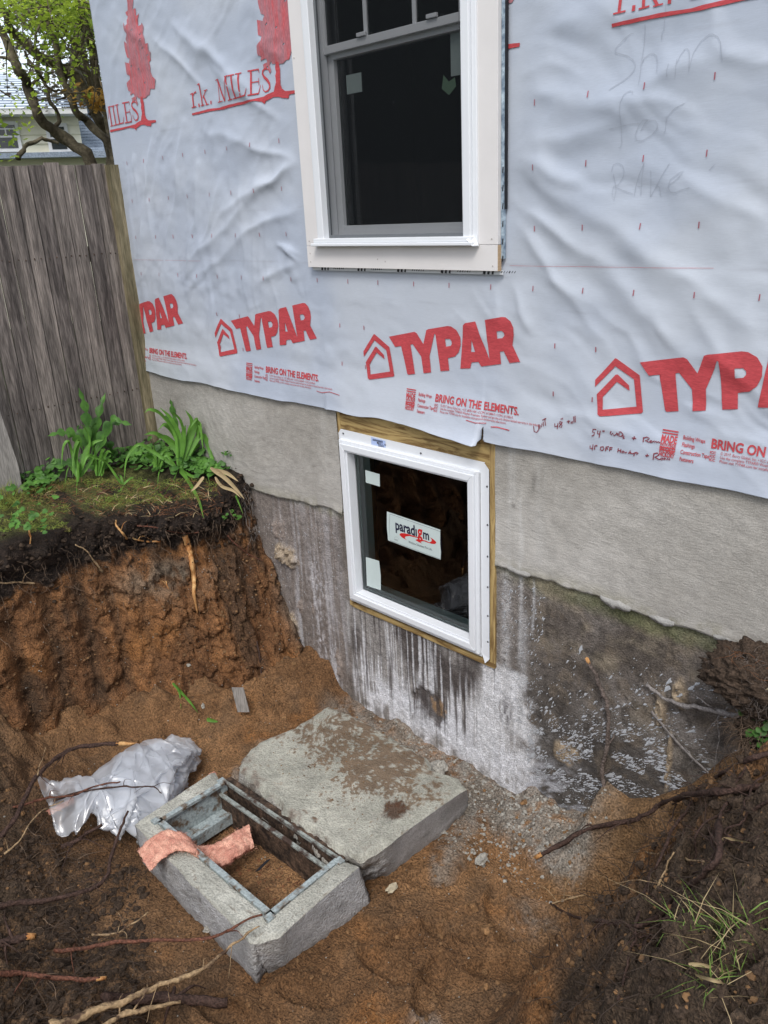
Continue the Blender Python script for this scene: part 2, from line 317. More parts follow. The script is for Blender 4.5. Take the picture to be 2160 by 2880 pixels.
def fnd_col(X, Z):
    n = fbm(X*3, Z*3, 5, 11); n2 = fbm(X*14, Z*12, 4, 12); f = fbm(X*60, Z*55, 3, 13)
    c = lerp((.135, .115, .10), (.235, .21, .19), sst(-.5, .5, n+.5*n2))
    purple = sst(-2.9, -3.0, X)
    c = lerp(c, (.225, .19, .17), .7*purple)
    # greenish-pale skirt of stucco just under the parge
    ed = sst(-.20, -.145, Z+.02*n2)
    c = lerp(c, (.25, .24, .17), ed*.7)
    right = sst(-1.82, -1.66, X+.09*n2+.04*f)
    # grey-brown stains on the right field
    c = lerp(c, (.085, .07, .058), right*sst(.0, .45, fbm(X*4, Z*6, 4, 21))*.75)
    c = lerp(c, (.27, .225, .165), right*sst(.05, .5, fbm(X*5+9, Z*7, 4, 22))*.75*sst(-.9, -.4, Z))
    c = lerp(c, (.068, .062, .057), right*sst(-.5, -.85, Z+.12*n)*.8)
    c = lerp(c, (.17, .135, .10), right*sst(.1, .4, fbm(X*16, Z*14, 4, 161))*.5)
    c = lerp(c, (.05, .043, .038), right*sst(.12, .4, fbm(X*24, Z*20, 4, 162))*.55)
    # vertical lime streaks, stronger towards the foot
    st = fbm(X*55, Z*2.2, 4, 31)+.35*fbm(X*18, Z*1.2, 3, 32)
    soft = fbm(X*9, Z*2.0, 4, 34)
    L = purple*(.35+.65*sst(-.35, -1.1, Z))*sst(-3.75, -3.25, X)
    c = lerp(c, (.50, .49, .51), np.clip(L*sst(-.35, .5, st+.6*soft)*.95, 0, 1))
    band = np.exp(-((X+3.16-.03*n)/.07)**2)*sst(-.3, -.7, Z)
    c = lerp(c, (.58, .57, .60), band*.85*sst(-.6, .3, st+f*.5))
    # below the window
    mid = sst(-2.93, -2.88, X)*sst(-1.70, -1.84, X+.09*n2+.03*f+.06*fbm(X*3, Z*9, 3, 152))*sst(-.62, -.66, Z)
    low = sst(-.62, -1.15, Z+.14*n)
    dark = sst(-.1, .4, fbm(X*4.5+3, Z*3.2, 4, 41)+.95*np.exp(-((X+2.30)/.24)**2-((Z+.76)/.15)**2)+.5*np.exp(-((X+2.25)/.16)**2-((Z+1.12)/.08)**2)-.5*low)
    c = lerp(c, (.40, .385, .375), mid*.55)
    c = lerp(c, (.075, .062, .058), mid*dark*.92*sst(-1.98, -2.05, X))
    drip = sst(.02, .38, fbm(X*85, Z*1.6, 3, 43)+.45*low-.12)
    c = lerp(c, (.68, .68, .71), mid*drip*(.62+.38*low))
    wm = mid*sst(-2.12, -1.98, X+.07*fbm(Z*6, X*3, 3, 44))*sst(.75, .05, fbm(X*7, Z*4, 4, 45)+.15)
    c = lerp(c, (.68, .68, .70), wm*.96)
    wb = mid*sst(-1.0, -1.12, Z+.07*n)*sst(-.35, .1, fbm(X*12, Z*9, 4, 46)+.1)
    c = lerp(c, (.74, .745, .78), wb*.95)
    c = lerp(c, (.13, .11, .10), mid*sst(.25, .45, fbm(X*30, Z*2.5, 4, 47)+.2*f)*sst(-1.98, -1.9, X)*.6)
    c = lerp(c, (.105, .095, .10), np.exp(-((X+1.875)/.035)**2-((Z+.87)/.07)**2)*sst(-.2, .3, fbm(X*50, Z*22, 3, 48))*.95)
    # brown hollow
    d = np.hypot((X+2.35)/.13, (Z+1.05)/.09)+1.1*fbm(X*13, Z*13, 4, 81)
    c = lerp(c, (.07, .055, .048), sst(1.05, .6, d)*.85)
    d = np.hypot((X+2.29)/.055, (Z+1.03)/.06)+.5*fbm(X*26, Z*26, 3, 82); c = lerp(c, (.33, .21, .115), sst(1.0, .6, d)*.9)
    # darker grey-brown towards the foot, broken up by noise
    foot = sst(-1.17, -1.27, Z+.05*n2+.06*sst(-2.2, -1.8, X))
    c = lerp(c, (.17, .15, .13), foot*.75*sst(-.3, .3, fbm(X*22, Z*9, 3, 50)+.1))
    # lime strip right of the window, running down
    rs = np.exp(-((X+1.875+.01*n2)/.026)**2)*sst(-.14, -.2, Z)*sst(-.95, -.6, Z)
    c = lerp(c, (.46, .45, .45), rs*.65*sst(-.5, .2, f+.3))
    for (cx, wd, z0, z1, k) in ((-1.80, .010, -.12, -.62, .5), (-1.735, .006, -.14, -.45, .6), (-1.78, .022, -.3, -.72, .4), (-1.795, .016, -.62, -1.0, .8), (-2.92, .012, -.62, -.95, .5), (-1.95, .006, -.2, -.6, .5)):
        c = lerp(c, (.52, .52, .53), np.exp(-((X-cx-.006*fbm(Z*9, X*0, 2, 60)) / wd)**2)*sst(z0, z0-.05, Z)*sst(z1, z1+.08, Z)*k)
    g = np.exp(-((X+1.25)/.45)**2)*sst(-.24, -.19, Z+.03*n2)*sst(-.12, -.16, Z)
    c = lerp(c, (.13, .145, .06), g*.6)
    dk = mid*sst(.18, .5, fbm(X*60, Z*1.8, 3, 153)+.25*n)*sst(-1.25, -1.05, Z)*sst(-1.95, -2.05, X); c = lerp(c, (.075, .062, .058), dk*.85)
    # slurry thrown by the saw: soft sheet near the corner of the cut
    sp = sst(-1.80, -1.74, X)*sst(-1.25, -1.68, X)*sst(-.9, -1.12, Z+.1*n)*sst(-.1, .45, fbm((X*.9+Z*.5)*12, (Z*.9-X*.5)*34, 3, 51))
    c = lerp(c, (.50, .51, .55), sp*.75)
    for (cx, cz, rx, rz, h) in LUMPS:
        d = np.hypot((X-cx)/rx, (Z-cz)/rz)+.35*fbm(X*22, Z*22, 3, 8)
        tc = (.36, .28, .19) if h > .02 or cx > -1.6 else (.27, .22, .19)
        c = lerp(c, tc, sst(1.0, .55, d)*.75)
    c = c*(1+.22*f[..., None])*(1+.12*fbm(X*150, Z*150, 2, 71)[..., None])
    return c
xs = axis(XC, 3.2, .07); xs = axis(-3.95, -.62, .0055, [x for x in xs if x < -3.96 or x > -.6])
zs = axis(-1.46, .42, .0075)
V, F, X, Z = sheet(xs, zs, fnd_y, OPL)
mk('foundation_wall', V, F, MT['concrete'], house, smooth=True, col=fnd_col(X, Z), label='old poured concrete streaked with lime and brown stains')
# side and rear walls with the room behind the windows
m = MB()
m.box((XC, .004, -1.45), (XC+.2, 7, 5.2)); m.box((XC+.2, 6.8, -1.45), (3.2, 7, 5.2)); m.box((3.0, .03, -1.45), (3.2, 6.8, 5.2))
m.build('side_wall', MT['wrap'], house)
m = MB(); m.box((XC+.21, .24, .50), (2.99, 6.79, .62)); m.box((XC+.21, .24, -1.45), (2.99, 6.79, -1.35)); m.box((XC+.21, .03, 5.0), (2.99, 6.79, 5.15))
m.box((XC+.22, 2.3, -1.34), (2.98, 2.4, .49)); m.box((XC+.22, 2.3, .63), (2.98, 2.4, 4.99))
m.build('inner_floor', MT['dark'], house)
# thickness round both openings (concrete and framing reveals)
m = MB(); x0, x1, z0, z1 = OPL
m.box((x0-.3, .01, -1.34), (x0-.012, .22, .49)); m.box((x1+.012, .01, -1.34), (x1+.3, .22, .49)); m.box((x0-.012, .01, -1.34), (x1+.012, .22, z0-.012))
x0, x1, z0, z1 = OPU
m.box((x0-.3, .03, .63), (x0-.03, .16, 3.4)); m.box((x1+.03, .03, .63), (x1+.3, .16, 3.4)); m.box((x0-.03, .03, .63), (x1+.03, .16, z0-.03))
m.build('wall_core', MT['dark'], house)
m = MB(); m.add([(XC-.35, -.4, 5.2), (3.6, -.4, 5.2), (3.6, 3.5, 7.4), (XC-.35, 3.5, 7.4), (XC-.35, 7.4, 5.2), (3.6, 7.4, 5.2), (XC-.35, -.4, 5.1), (3.6, -.4, 5.1), (XC-.35, 7.4, 5.1), (3.6, 7.4, 5.1)],
    [(0, 1, 2, 3), (3, 2, 5, 4), (0, 3, 4), (1, 5, 2), (0, 6, 7, 1), (4, 5, 9, 8), (6, 8, 9, 7), (0, 4, 8, 6), (1, 7, 9, 5)])
m.build('roof', MT['plainroof'], house)
# ---- parge coat
def edge(x):
    return -.142+.012*fbm(x*5, x*0+2, 4, 91)+.006*fbm(x*30, x*0, 3, 92) - .03*np.exp(-((x+3.6)/.3)**2) - .004*np.sin(x*9)
def parge_cols(X, Z):
    n = fbm(X*2.5, Z*3, 5, 95); f = fbm(X*30, Z*30, 3, 96)
    c = lerp((.325, .305, .275), (.42, .40, .37), sst(-.5, .5, n))
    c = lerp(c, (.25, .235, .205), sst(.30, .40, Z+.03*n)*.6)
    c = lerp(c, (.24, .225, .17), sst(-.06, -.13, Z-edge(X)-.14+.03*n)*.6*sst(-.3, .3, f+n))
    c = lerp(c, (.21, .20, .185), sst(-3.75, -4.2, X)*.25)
    for (cx, wd, z1, k) in ((-1.84, .02, -.1, .45), (-1.79, .012, -.14, .55), (-1.70, .03, 0, .25), (-3.0, .03, 0, .2)):
        c = lerp(c, (.50, .49, .47), np.exp(-((X-cx-.008*fbm(Z*9, X*0, 2, 60))/wd)**2)*k*sst(-.4, .5, fbm(X*60, Z*7, 3, 97)+.2))
    c = lerp(c, (.13, .12, .11), np.exp(-((X+1.735)/.005)**2-((Z-.26)/.03)**2)*.8)
    c = lerp(c, (.13, .12, .11), np.exp(-((X+1.83)/.007)**2-((Z-.145)/.007)**2)*.9)
    return c*(1+.1*f[..., None])
def strip(x0, x1):
    xs = axis(x0, x1, .008); T = np.concatenate([[-.9, -.45, -.12], np.linspace(0, 1, 66)])
    e = edge(xs); top = .42
    Z = np.where(T[None, :] < 0, e[:, None]+.001*(-T[None, :]), e[:, None]+(top-e[:, None])*np.clip(T, 0, 1)[None, :])
    X = np.repeat(xs[:, None], len(T), 1)
    arc = np.sin(np.hypot(X+3.6, Z-.35)*150+4*fbm(X*6, Z*6, 2, 7))*.0006*sst(-2.9, -3.1, X)
    y = -.014-.003*fbm(X*3, Z*4, 3, 98)-.0014*fbm(X*16+Z*10, Z*34, 3, 99)+arc-.0008*fbm(X*60, Z*60, 2, 88)-.006*sst(.04, .005, Z-e[:, None])*(fbm(X*14, Z*0, 3, 94)+.35)
    Y = np.where(T[None, :] < 0, y*(1+T[None, :]*1.2), y)
    Y[:, 0] = .004
    V = np.stack([X, Y, Z], -1).reshape(-1, 3)
    return V, grid_faces(*X.shape), X, Z
for x0, x1 in ((XC-.012, OPL[0]), (OPL[1]+.002, .3)):
    V, F, X, Z = strip(x0, x1)
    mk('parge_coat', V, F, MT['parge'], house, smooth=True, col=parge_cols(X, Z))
# curled, whitewashed lips hanging off the parge edge
m = MB()
def lip(x0, x1, dz, th, sd):
    n = 30; V = []; F = []
    for i in range(n+1):
        x = x0+(x1-x0)*i/n; e = float(edge(np.array(x))); k = math.sin(math.pi*i/n)**.4
        d = dz*k*(1+.6*mnoise.noise(Vector((x*45, sd, 0)))); o = th*k*(1+.4*mnoise.noise(Vector((x*60, sd, 5))))
        V += [(x, -.012, e+.018), (x, -.016-o, e+.006), (x, -.014-o*1.1, e-d), (x, -.004, e-d*.8), (x, -.002, e+.0)]
    for i in range(n):
        for j in range(4): F.append((i*5+j, i*5+5+j, i*5+6+j, i*5+1+j))
    return V, F
for a, b, dz, th in ((-1.42, -1.29, .015, .007), (-1.22, -1.12, .010, .004), (-.98, -.88, .010, .005), (-1.86, -1.74, .008, .004)):
    V, F = lip(a, b, dz, th, a); o = MB().add(V, F).build('mortar_lip', MT['whitelip'], house, smooth=True)
# thrown slurry: thin raised flecks
def flecks(n, fn, seed):
    q = random.Random(seed); V = []; F = []
    for i in range(n):
        x, z, a, L, wd = fn(q); k = 11; b = len(V); ca, sa = math.cos(a), math.sin(a)
        y = float(fnd_y(np.array(x), np.array(z)))
        V.append((x, y-.0032, z))
        for j in range(k):
            t = 2*math.pi*j/k; rr = q.uniform(.45, 1.25); u = math.cos(t)*L*rr; v = math.sin(t)*wd*rr*(1+.5*math.cos(t))
            V.append((x+u*ca-v*sa, y-.0016, z+u*sa+v*ca))
        for j in range(k): F.append((b, b+1+j, b+1+(j+1) % k))
    return V, F
def right_fleck(q):
    while 1:
        x = q.uniform(-1.75, -.85); z = q.uniform(-1.25, -.35)
        dens = .9*math.exp(-((z+.93-.04*math.sin(x*9)-.16*(x+1.65))/.16)**2)+.06
        if x < -1.55 and z > -.6: dens *= .3
        if vn(np.array(x*13), np.array(z*17), 5) < .36: continue
        if q.random() < dens: break
    a = math.radians(28+60*max(-.3, min(.45, -1.3-x))+55*(z+.92))
    a += q.gauss(0, .12); s = min(q.expovariate(1/.0036)+.0016, .016) if q.random() > .012 else q.uniform(.014, .030)
    return x, z, a, s, s*q.uniform(.2, .4)
V, F = flecks(3300, right_fleck, 3)
mk('slurry_fleck', V, F, MT['slurry'], house, kind='stuff')
def left_fleck(q):
    if q.random() < .5: x = q.uniform(-1.90, -1.68); z = q.uniform(-.9, -.2); a = R_(q.gauss(62, 14)); s = q.uniform(.003, .012)
    else: x = q.uniform(-3.7, -2.95); z = q.uniform(-1.1, -.25); a = R_(q.gauss(-62, 20)); s = q.uniform(.002, .009)
    return x, z, a, s, s*.22
V, F = flecks(500, left_fleck, 4); mk('slurry_speck', V, F, MT['slurry'], house, kind='stuff')
# ---- house wrap
FOLDS = []       # (a, b, width, amp) in wall coordinates; from sight lines
def fold(p, q, wdt, amp): a = Wd(*p); b = Wd(*q); FOLDS.append(((a[0], a[2]), (b[0], b[2]), wdt, amp))
for p, q, wdt, amp in [
    ((648, 350), (560, 420), .030, .012), ((648, 352), (470, 470), .045, .014), ((560, 420), (420, 560), .055, .012), ((640, 345), (540, 300), .030, .009), ((560, 310), (450, 270), .05, .009),
    ((650, 440), (520, 520), .045, .013), ((520, 520), (400, 640), .055, .009), ((655, 560), (560, 620), .035, .008), ((655, 545), (600, 530), .018, .010), ((612, 540), (650, 555), .015, .012),
    ((400, 300), (370, 480), .035, .010), ((370, 480), (345, 640), .04, .008), ((330, 300), (300, 560), .03, .007), ((430, 330), (410, 600), .035, .009), ((480, 380), (440, 520), .035, .009), ((290, 330), (280, 430), .022, .006), ((310, 320), (330, 520), .02, .005),
    ((430, 100), (560, 190), .05, .012), ((380, 60), (470, 120), .05, .010), ((340, 100), (450, 190), .035, .009), ((560, 80), (620, 130), .04, .008), ((250, 30), (330, 110), .05, .008), ((470, 150), (600, 240), .04, .009),
    ((1108, 320), (1250, 390), .06, .012), ((1110, 340), (1400, 560), .07, .013), ((1112, 420), (1290, 560), .05, .013), ((1115, 470), (1240, 640), .045, .012), ((1290, 560), (1480, 760), .075, .012),
    ((1350, 520), (1659, 700), .08, .011), ((1240, 640), (1320, 780), .05, .008), ((1120, 300), (1330, 260), .06, .009), ((1170, 60), (1420, 40), .06, .008), ((1150, 180), (1350, 250), .06, .010), ((1380, 200), (1560, 120), .07, .012), ((1250, 200), (1500, 260), .05, .008),
    ((1100, 600), (1150, 720), .03, .008), ((1060, 590), (1070, 680), .03, .006), ((1400, 380), (1650, 470), .07, .010), ((1500, 900), (1659, 960), .05, .009), ((1180, 900), (1400, 940), .05, .006), ((1480, 640), (1659, 860), .07, .008)]:
    fold(p, q, wdt, amp)
def wbot(x):      # height of the lower hem
    x = np.asarray(x, float)
    z = .400+.008*fbm(x*3, x*0, 3, 101)+.012*sst(-4.2, -4.69, x)
    fl = sst(-2.945, -2.93, x)*sst(-1.972, -1.985, x)        # flap torn loose over the little window
    return z+fl*(.010*np.sin((x+2.94)*3.3)-.012*sst(-2.3, -1.985, x)+.008*fbm(x*7, x*0, 2, 102)) - .004
def wrap_y(X, Z):
    X = np.asarray(X, float); Z = np.asarray(Z, float)
    y = 0*X
    wx = X+.05*fbm(X*3, Z*3, 3, 103); wz = Z+.05*fbm(X*3+7, Z*3, 3, 104)
    for a, b, wd, amp in FOLDS:
        d, t = seg_d(wx, wz, a, b); y = y+amp*1.2*np.exp(-(np.sqrt((d/wd/1.15)**2+.03)-.17)*1.9)*sst(3.2, 1.6, d/wd)*(np.clip(np.sin(np.pi*np.clip(t*.92+.04, 0, 1)), 0, 1)**.5)
    le = sst(-2.6, -3.1, X); ri = sst(-2.3, -1.8, X)
    ul = X*.80+Z*.60; vl = -X*.60+Z*.80; ur = X*.82-Z*.57; vr = X*.57+Z*.82
    wl_ = .12*fbm(X*2.5, Z*2.5, 3, 141)
    rd = lambda a, b, s: 1-abs(fbm(a, b, 3, s, .45))*2.6
    y = y+le*(.0065*rd(ul*1.2+wl_, vl*7+wl_*7, 142)*sst(.55, 1.0, Z)*(.3+.7*vn(X*2, Z*2, 143))+.0035*rd(X*8+wl_*6-Z*1.2, Z*1.1, 144)*sst(.5, .7, Z)*sst(1.9, 1.5, Z))
    y = y+ri*(.0075*rd(ur*1.1+wl_, vr*6+wl_*7, 145)*(.35+.65*vn(X*2.3, Z*2, 146)))
    y = y+.010*fbm(X*2.2+Z*.9, Z*3-X*.8, 4, 105, .55)+.002*fbm(X*9+Z*5, Z*14, 2, 106)
    near = np.minimum(np.minimum(abs(X+2.99)*1.0+9*(Z < 1.02), abs(X+1.885)+9*(Z < 1.02)), np.hypot(abs(Z-1.04), np.maximum(0, abs(X+2.435)-.56)))
    y = y*(.12+.88*sst(.0, .16, near))
    y = y*(.25+.75*sst(.0, .10, abs(X-XC)))
    hem = np.exp(-((Z-wbot(X))/.05))
    y = y*(1-.6*np.clip(hem, 0, 1))
    out = .006+.010*np.clip(hem, 0, 1)*(1+.9*fbm(X*6, X*0, 3, 108))
    fl = sst(-2.96, -2.92, X)*sst(-1.972, -1.99, X)*np.clip(np.exp(-((Z-wbot(X))/.07)), 0, 1)
    out = out+fl*(.012+.035*sst(-2.5, -2.0, X))
    return -(np.maximum(y, -.0005)+out+.016*sst(.62, .45, Z))
def wrap_col(X, Z):
    n = fbm(X*2, Z*2, 4, 111)
    c = lerp((.41, .455, .54), (.485, .52, .58), sst(-.5, .5, n))
    c = lerp(c, (.40, .44, .45), sst(-3.9, -4.6, X)*sst(.9, .4, Z)*.5)
    ln = np.exp(-((Z-1.075-.004*np.sin(X*3))/.0022)**2); c = lerp(c, (.28, .28, .32), ln*.25)
    for z in (1.32, 1.72, .93): c = lerp(c, (.33, .35, .4), np.exp(-((Z-z-.01*np.sin(X*2+z*9))/.0028)**2)*.28*sst(-.1, .2, fbm(X*5, Z*3, 3, 113)))
    return c
xs = axis(XC-.010, .35, .0095, list(np.arange(.4, 3.2, .1))+[3.21, -2.949, -2.942, -2.936, -1.982, -1.976, -1.970])
N_ = 300; T = np.linspace(0, 1, N_)**1.25
B = wbot(xs); Z = B[:, None]+(3.05-B[:, None])*T[None, :]; X = np.repeat(xs[:, None], N_, 1); Y = wrap_y(X, Z)
V = np.stack([X, Y, Z], -1).reshape(-1, 3); F = grid_faces(len(xs), N_)
cc = V[F].mean(1); F = F[~((cc[:, 0] > OPU[0]) & (cc[:, 0] < OPU[1]) & (cc[:, 2] > OPU[2]) & (cc[:, 2] < OPU[3]))]
# slit in the wrap at the flap's right end
cc = V[F].mean(1); F = F[~((abs(cc[:, 0]+1.973) < .0055-.09*np.clip(cc[:, 2]-.405, -1, 1)) & (cc[:, 2] < .465))]
wrapo = mk('house_wrap', V, F, MT['wrap'], house, smooth=True, col=wrap_col(X, Z), label='white building wrap with red printing')
sm = wrapo.modifiers.new('thickness', 'SOLIDIFY'); sm.thickness = .0012; sm.offset = -1
m = MB(); m.box((XC-.01, -.012, 3.05), (3.2, .02, 5.15)); m.build('upper_wrap', MT['wrapflat'], house)
m = MB(); m.box((XC+.003, -.002, .44), (-2.96, .02, 5.1)); m.box((-1.93, -.002, .47), (3.19, .02, 5.1)); m.box((-2.96, -.002, .405), (-1.93, .02, 1.11)); m.box((-2.96, -.002, 2.96), (-1.93, .02, 5.1))
m.build('sheathing', MT['wall'], house)
# ---- prints on the wrap
def curve_mesh(loops=None, text=None, size=1.0, bold=0.0, font=None):
    if text is not None:
        cu = bpy.data.curves.new('t', 'FONT'); cu.body = text; cu.size = size; cu.offset = bold
        cu.resolution_u = 3
    else:
        cu = bpy.data.curves.new('t', 'CURVE'); cu.dimensions = '2D'; cu.fill_mode = 'BOTH'
        for lp in loops:
            s = cu.splines.new('POLY'); s.points.add(len(lp)-1); s.use_cyclic_u = True
            for p, q in zip(s.points, lp): p.co = (q[0], q[1], 0, 1)
    o = bpy.data.objects.new('t', cu); me = bpy.data.meshes.new_from_object(o)
    V = np.array([v.co[:] for v in me.vertices]) if len(me.vertices) else np.zeros((0, 3)); F = [tuple(p.vertices) for p in me.polygons]
    bpy.data.objects.remove(o); bpy.data.curves.remove(cu); bpy.data.meshes.remove(me)
    return V[:, :2], F
def lay(name, V2, F, mat, parent, yf=None, off=.0028, cut=.02, clip=None, **k):
    """lay a flat print (x,z) on the wrinkled wrap"""
    bm = bmesh.new(); vs = [bm.verts.new((float(v[0]), 0, float(v[1]))) for v in V2]
    for f in F:
        try: bm.faces.new([vs[i] for i in f])
        except Exception: pass
    def bis(co, no, clr=False):
        bmesh.ops.bisect_plane(bm, geom=bm.verts[:]+bm.edges[:]+bm.faces[:], plane_co=co, plane_no=no, clear_outer=clr)
    if clip:
        bis((clip[0], 0, 0), (-1, 0, 0), True); bis((clip[1], 0, 0), (1, 0, 0), True)
    if len(bm.verts) == 0: bm.free(); return None
    if cut:
        X = [v.co.x for v in bm.verts]; Zz = [v.co.z for v in bm.verts]
        for x in np.arange(math.ceil(min(X)/cut)*cut, max(X), cut): bis((x, 0, 0), (1, 0, 0))
        for z in np.arange(math.ceil(min(Zz)/cut)*cut, max(Zz), cut): bis((0, 0, z), (0, 0, 1))
    bm.verts.index_update(); P = np.array([v.co[:] for v in bm.verts]); FF = [tuple(v.index for v in f.verts) for f in bm.faces]; bm.free()
    if not FF: return None
    P[:, 1] = (yf or wrap_y)(P[:, 0], P[:, 2])-off
    return mk(name, P, FF, mat, parent, smooth=True, **k)
def merge(parts):
    V = []; F = []; n = 0
    for v, f in parts:
        V.append(np.asarray(v)); F += [tuple(i+n for i in q) for q in f]; n += len(v)
    return np.concatenate(V), F
def wl(pts, ox, oy, s, y0=0): return [tuple(W(ox+x*s, oy+y*s, y0)[[0, 2]]) for x, y in pts]
k3 = .3014
ICON = wl([(97,472),(92,420),(186,260),(196,264),(332,380),(375,645),(368,657),(150,684),(135,670),(113,525),(200,380),(212,378),(280,455),(287,495),(212,432),(148,545),(158,636),(336,610),(303,410),(192,318)], 1000, 860, k3)
TYPAR = [[(327,285),(562,240),(582,252),(645,355),(672,225),(690,216),(870,186),(905,190),(955,225),(990,290),(994,360),(975,430),(940,470),(875,485),(888,600),(806,607),(757,262),(748,258),(703,465),(718,618),(648,626),(625,470),(545,355),(525,360),(568,632),(505,640),(495,630),(440,372),(385,380)],
    [(848,308),(890,305),(908,325),(912,350),(900,372),(856,378)],
    [(992,582),(1018,180),(1040,158),(1132,143),(1262,500),(1224,128),(1385,100),(1420,103),(1465,140),(1492,200),(1496,270),(1478,365),(1555,518),(1450,530),(1395,420),(1360,425),(1370,540),(1185,563),(1160,520),(1095,525),(1085,580)],
    [(1095,318),(1090,428),(1128,428)], [(1334,235),(1380,230),(1400,248),(1404,275),(1385,298),(1338,303)]]
TYPAR = [wl(l, 1000, 860, k3) for l in TYPAR]
PITCH_X = 1.183
def rot_text(txt, size, x, z, sx=1.0, bold=0.0):
    V, F = curve_mesh(text=txt, size=size, bold=bold)
    V = V*np.array([sx, 1]); return V+np.array([x, z]), F
def stroke(P, wd, cl=False):
    """ribbon of width wd (or per-point widths)"""
    P = [np.array(p, float) for p in P]; n = len(P); ws = [wd]*n if not hasattr(wd, '__len__') else list(wd)
    V = []; F = []
    for i in range(n):
        t = P[min(i+1, n-1)]-P[max(i-1, 0)]; t = t/(np.linalg.norm(t)+1e-9); nn = np.array([-t[1], t[0]])*ws[i]/2
        V += [P[i]+nn, P[i]-nn]
    for i in range(n-1): F.append((2*i, 2*i+1, 2*i+3, 2*i+2))
    return np.array(V), F
bo = W(1000+777*k3, 860+880*k3)    # BRING ON THE ELEMENTS baseline start
be = W(1000+1555*k3, 860+1005*k3)
TV, TF = rot_text('BRING ON THE ELEMENTS.', 1, 0, 0, 1, .03); tw = TV[:, 0].max()
bs = (be[0]-bo[0])/tw
mo = W(1000+505*k3, 860+900*k3); mo2 = W(1000+588*k3, 860+790*k3)
lx = W(1000+618*k3, 860+820*k3)
for i, dx in enumerate((-2, -1, 0, 1)):
    D_ = dx*PITCH_X; clip = (XC+.004, 3)
    lg = None
    V, F = merge([curve_mesh(loops=[ICON]), curve_mesh(loops=TYPAR)])
    lay('printed_logo', V+np.array([D_, 0]), F, MT['red'], wrapo, clip=clip)
    V = TV*np.array([bs, bs*1.22])+np.array([bo[0]+D_, bo[2]]); lay('printed_slogan', V, TF, MT['red'], wrapo, clip=clip, cut=.05)
    P = []
    for q, tx in enumerate(('\u00a9 2017, Berry Global, Inc. \u2022 ICC #ESR-1404 \u2022 CCMC #12884-R \u2022 CCMC #13486-R', 'Use the complete TYPAR\u00ae Weather Protection System and get the only lifetime limited warranty in the industry.', 'Please visit TYPAR.com for installation instructions and warranty information.')):
        P.append(rot_text(tx, .0135, bo[0]+.035+D_, bo[2]-.017-.0125*q, .80))
    for q in range(3): P.append(rot_text('\u25a0\u25a0' if 0 else 'ICC', .012, bo[0]+D_, bo[2]-.018-.012*q, 1, .0004))
    P = [(v, f) for v, f in P]
    V, F = merge(P); lay('fine_print', V, F, MT['red'], wrapo, clip=clip, cut=0)
    P = []
    hx, hz = mo[0], mo[2]+.010
    w_, h_ = abs(mo2[0]-mo[0]), mo2[2]-mo[2]-.01
    for q, (tx, hh) in enumerate((('MADE', .024), ('WITH PRIDE', .0115), ('IN OLD', .020), ('HICKORY', .016))):
        v, f = curve_mesh(text=tx, size=1, bold=.035); k = np.array([w_/v[:, 0].max(), hh/ .74])
        zz = hz+h_-.012-[.022, .035, .055, .071][q]; P.append((v*k+np.array([hx+D_, zz]), f))
    for z in (hz+h_+.004, hz+h_-.005, hz-.003, hz-.011): P.append(stroke([(hx+D_, z), (hx+w_+D_, z)], .0045))
    V, F = merge(P); lay('printed_stamp', V, F, MT['red'], wrapo, clip=clip, cut=0)
    P = [rot_text(tx, .019, lx[0]+D_, hz+h_-.016-.0235*q, .66, .0003) for q, tx in enumerate(('Building Wraps', 'Flashings', 'Construction Tape', 'Fasteners'))]
    V, F = merge(P); lay('printed_list', V, F, MT['red'], wrapo, clip=clip, cut=0)
# merchant's name and pine emblem, repeated along the wrap
k2 = .20494
def st(P, wd): return stroke(wl(P, 520, 0, k2), [q*k2*MPP for q in (wd if hasattr(wd, '__len__') else [wd]*len(P))])
MPP = .00205
LET = []
def A(P, wd): LET.append(st(P, wd))
A([(125,1285),(142,1465)],24); A([(95,1298),(132,1278)],10); A([(135,1310),(150,1275),(175,1262)],[10,14,18]); A([(115,1479),(175,1462)],11); A([(205,1446),(221,1444)],36)
A([(222,1155),(262,1450)],22); A([(195,1165),(228,1148)],11); A([(240,1456),(290,1438)],11); A([(265,1345),(312,1240)],10); A([(285,1247),(332,1230)],9); A([(272,1312),(330,1440)],22); A([(308,1443),(355,1428)],9); A([(375,1408),(391,1406)],36)
A([(475,1095),(508,1398)],11); A([(445,1104),(488,1090)],11); A([(478,1098),(581,1387)],[26,26]); A([(581,1387),(615,1060)],9); A([(622,1058),(655,1370)],26); A([(600,1058),(652,1044)],11); A([(483,1407),(548,1388)],9); A([(625,1380),(688,1362)],11)
A([(700,1040),(738,1350)],26); A([(655,1046),(735,1027)],11); A([(697,1362),(778,1340)],11)
A([(785,1015),(815,1330)],26); A([(745,1021),(822,1003)],10); A([(780,1340),(888,1312)],13); A([(885,1315),(903,1210)],[16,6])
A([(932,975),(962,1300)],26); A([(893,979),(1033,950)],13); A([(1030,950),(1036,1000)],9); A([(948,1136),(1030,1118)],10); A([(1030,1072),(1040,1170)],9); A([(920,1312),(1058,1284)],14); A([(1052,1288),(1062,1165)],[15,6])
A([(1186,1002),(1172,965),(1148,945),(1112,948),(1088,975),(1085,1015),(1108,1060),(1152,1102),(1185,1150),(1192,1205),(1172,1248),(1135,1262),(1105,1235),(1088,1165)],[8,10,14,18,22,25,30,33,30,24,18,13,10,7])
LETS = [merge(LET[:13]), merge(LET[13:])]
